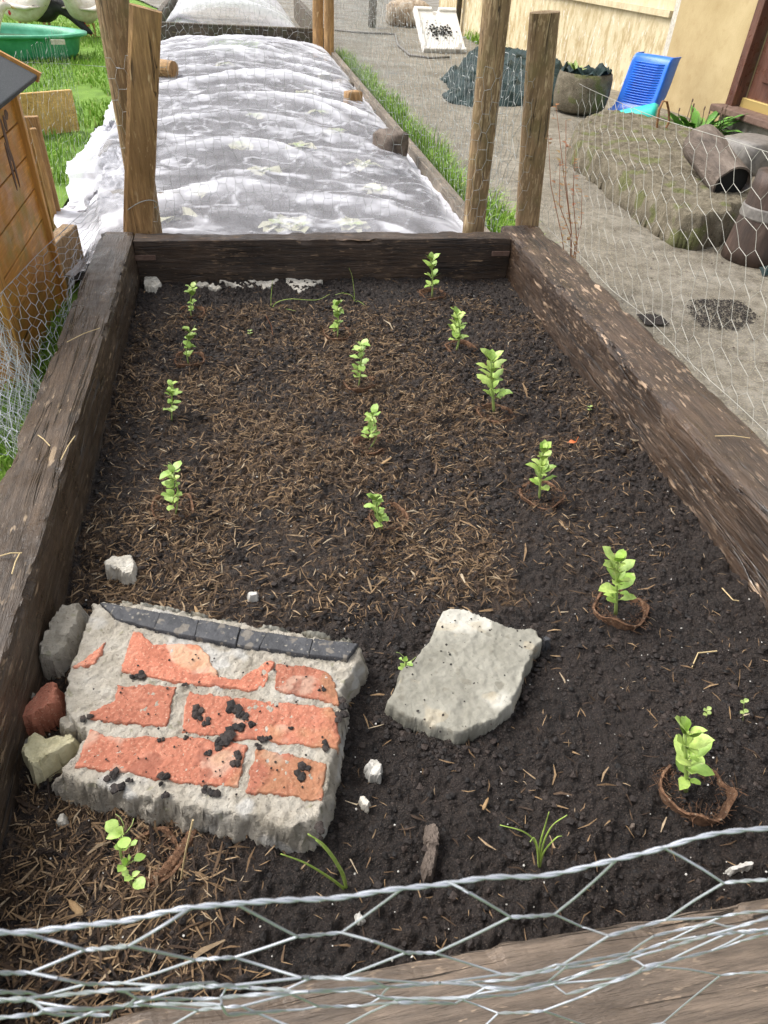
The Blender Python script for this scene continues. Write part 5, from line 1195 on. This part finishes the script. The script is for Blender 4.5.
# damp debris patches on path
for i, (pts, lab) in enumerate([([(695, 300), (740, 302), (755, 318), (735, 330), (700, 326), (690, 312)], 'dark scatter of dirt on the path beyond the right sleeper'), ([(640, 315), (662, 318), (665, 325), (645, 324)], 'small dark crumb patch of dirt against the right fence')]):
    pol = pxpoly(pts, 0); mb = MB(); lo, hi = pol.min(0), pol.max(0)
    for k in range(2200):
        p = np.array([rnd.uniform(lo[0], hi[0]), rnd.uniform(lo[1], hi[1])])
        if sdist(p[None], pol)[0] > -.02*rnd.random(): blob(mb, (p[0], p[1], .003), rnd.uniform(.001, .0035), .5)
    tag(mb.build('dirt_crumbs', M['crumb']), lab, 'dirt', kind='stuff')
mb = MB()
for k in range(900):
    y = rnd.uniform(.3, 7); x = 1.4+rnd.random()*1.6; blob(mb, (x, y, .002), rnd.uniform(.0012, .005), .5)
tag(mb.build('path_grit', M['grit'] if 'grit' in M else M['bark']), 'loose grit and small debris scattered over the concrete path', 'grit', kind='stuff')
# reddish weed by the right post
b0 = atz(570, 250, .0); b0 = np.array([1.46, 2.02, 0.]); root = empty('red_stemmed_weed', b0, 'spindly weed with reddish leaves rising beside the shorter round post', 'plant'); mb = MB(); lf = MB(); rnd.seed(4)
for (tx, ty) in [(556, 105), (566, 120), (575, 150), (560, 160), (582, 190), (548, 130)]:
    t_ = ax(tx, ty, 1, 2.05+rnd.uniform(0, .1)); P_ = [b0, b0+(t_-b0)*.35+[rnd.gauss(0, .02), 0, .02], b0+(t_-b0)*.7+[rnd.gauss(0, .015), 0, 0], t_]; mb.tube(P_, [.0018, .0015, .0012, .0008], 5)
    for k in range(16):
        q = b0+(t_-b0)*rnd.uniform(.3, 1); an = rnd.uniform(0, 6.28); leaf_geo(lf, q, (math.cos(an), math.sin(an), .3), rnd.uniform(.012, .026), .006, k=3)
mb.build('stems', M['red_stem'], root, smooth=True); lf.build('leaves', M['red_leaf'], root, smooth=True)
# tarp heap
tp = [(445, 100), (452, 88), (470, 62), (500, 48), (533, 44), (548, 60), (552, 88), (540, 104), (515, 108), (498, 104), (482, 106), (462, 107)]
pol = np.array([atz(445, 103, 0)[:2], atz(470, 108, 0)[:2], atz(500, 106, 0)[:2], atz(540, 108, 0)[:2], (3.2, 6.0), (3.45, 7.2), (3.35, 8.4), (2.9, 8.6), (2.6, 7.6), (2.2, 7.0), (2.05, 6.3)])
def tarph(x, y):
    b_ = .05*np.exp(-((x-2.85)**2/.12+(y-6.55)**2/.5))+.12*np.exp(-((x-3.0)**2/.2+(y-7.4)**2/.4))
    f_ = fbm(x*3+y, y*3, 12, 3); r_ = abs(np.sin((x*2.3+y*1.1+f_*2)*4))
    return b_*(.7+.6*f_)+.075*(1-r_)**1.5+.06*fbm(x*6, y*5, 31, 3)
o = patch('tarpaulin', pol, -.005, .06, M['tarp'], None, slope=.5, rough=.02, edge=.12, res=.012, rscale=7, seed=95, hfun=lambda x, y: .62*tarph(x, y)-.02); tag(o, 'heap of crumpled dark green tarpaulin against the house wall', 'tarpaulin')
# polystyrene box lid propped up
a, b, t1 = ax(422, 53, 1, 8.7), ax(465, 48, 1, 8.75), ax(413, 23, 1, 9.0); a[2] = b[2] = .02
ux = (b-a); W_ = np.linalg.norm(ux); ux /= W_; uz = np.array([-.15, .55, .42]); uz = uz-ux*(uz@ux); Ht = .50; uz /= np.linalg.norm(uz); un = np.cross(ux, uz)
root = empty('polystyrene_box', (a+b)/2, 'white polystyrene box lid with dirt on it, propped on the path', 'box lid')
def obox(mb, u0, u1, v0, v1, w0, w1):
    v = [a+ux*u+uz*vv+un*w_ for u in (u0, u1) for vv in (v0, v1) for w_ in (w0, w1)]; mb.add(v, [(0, 1, 3, 2), (4, 6, 7, 5), (0, 4, 5, 1), (2, 3, 7, 6), (0, 2, 6, 4), (1, 5, 7, 3)])
mb = MB(); obox(mb, 0, W_, 0, Ht, -.02, .03); obox(mb, 0, W_*.42, Ht, Ht+.04, -.02, .05); obox(mb, W_*.58, W_, Ht, Ht+.04, -.02, .05); obox(mb, 0, .04, 0, Ht, .03, .05) ; obox(mb, 0, W_, -.04, 0, -.04, .05)
mb.build('lid', M['poly'], root, bevel=.008)
mb = MB()
for k in range(120): p = a+ux*(W_*(.5+.16*rnd.gauss(0, 1)))+uz*(Ht*(.45+.10*rnd.gauss(0, 1)))+un*.034; blob(mb, p, rnd.uniform(.006, .016), .5)
tag(mb.build('dirt', M['crumb'], root), kind='stuff')
# rolled sack
c = atz(405, 27, 0); mb = MB(); d_ = np.array([1., -.15, 0]); mb.tube([c+d_*t+[0, .15, .14+.01*math.sin(t*9)] for t in np.linspace(-.24, .34, 9)], [.10, .15, .17, .175, .17, .165, .16, .15, .11], 18)
tag(mb.build('rolled_sack', M['sack'], smooth=True), 'rolled up pale sack with brown stripes on the concrete at the top of the picture', 'sack')
# cable / pipe on path
q = [atz(x, y, .012) for x, y in [(335, 30), (365, 33), (395, 34), (398, 45), (410, 55), (430, 58), (450, 57)]]; mb = MB(); mb.tube(q, .012, 6); tag(mb.build('hose', M['band'], smooth=True), 'dark hose curving over the path below the white box lid', 'hose')
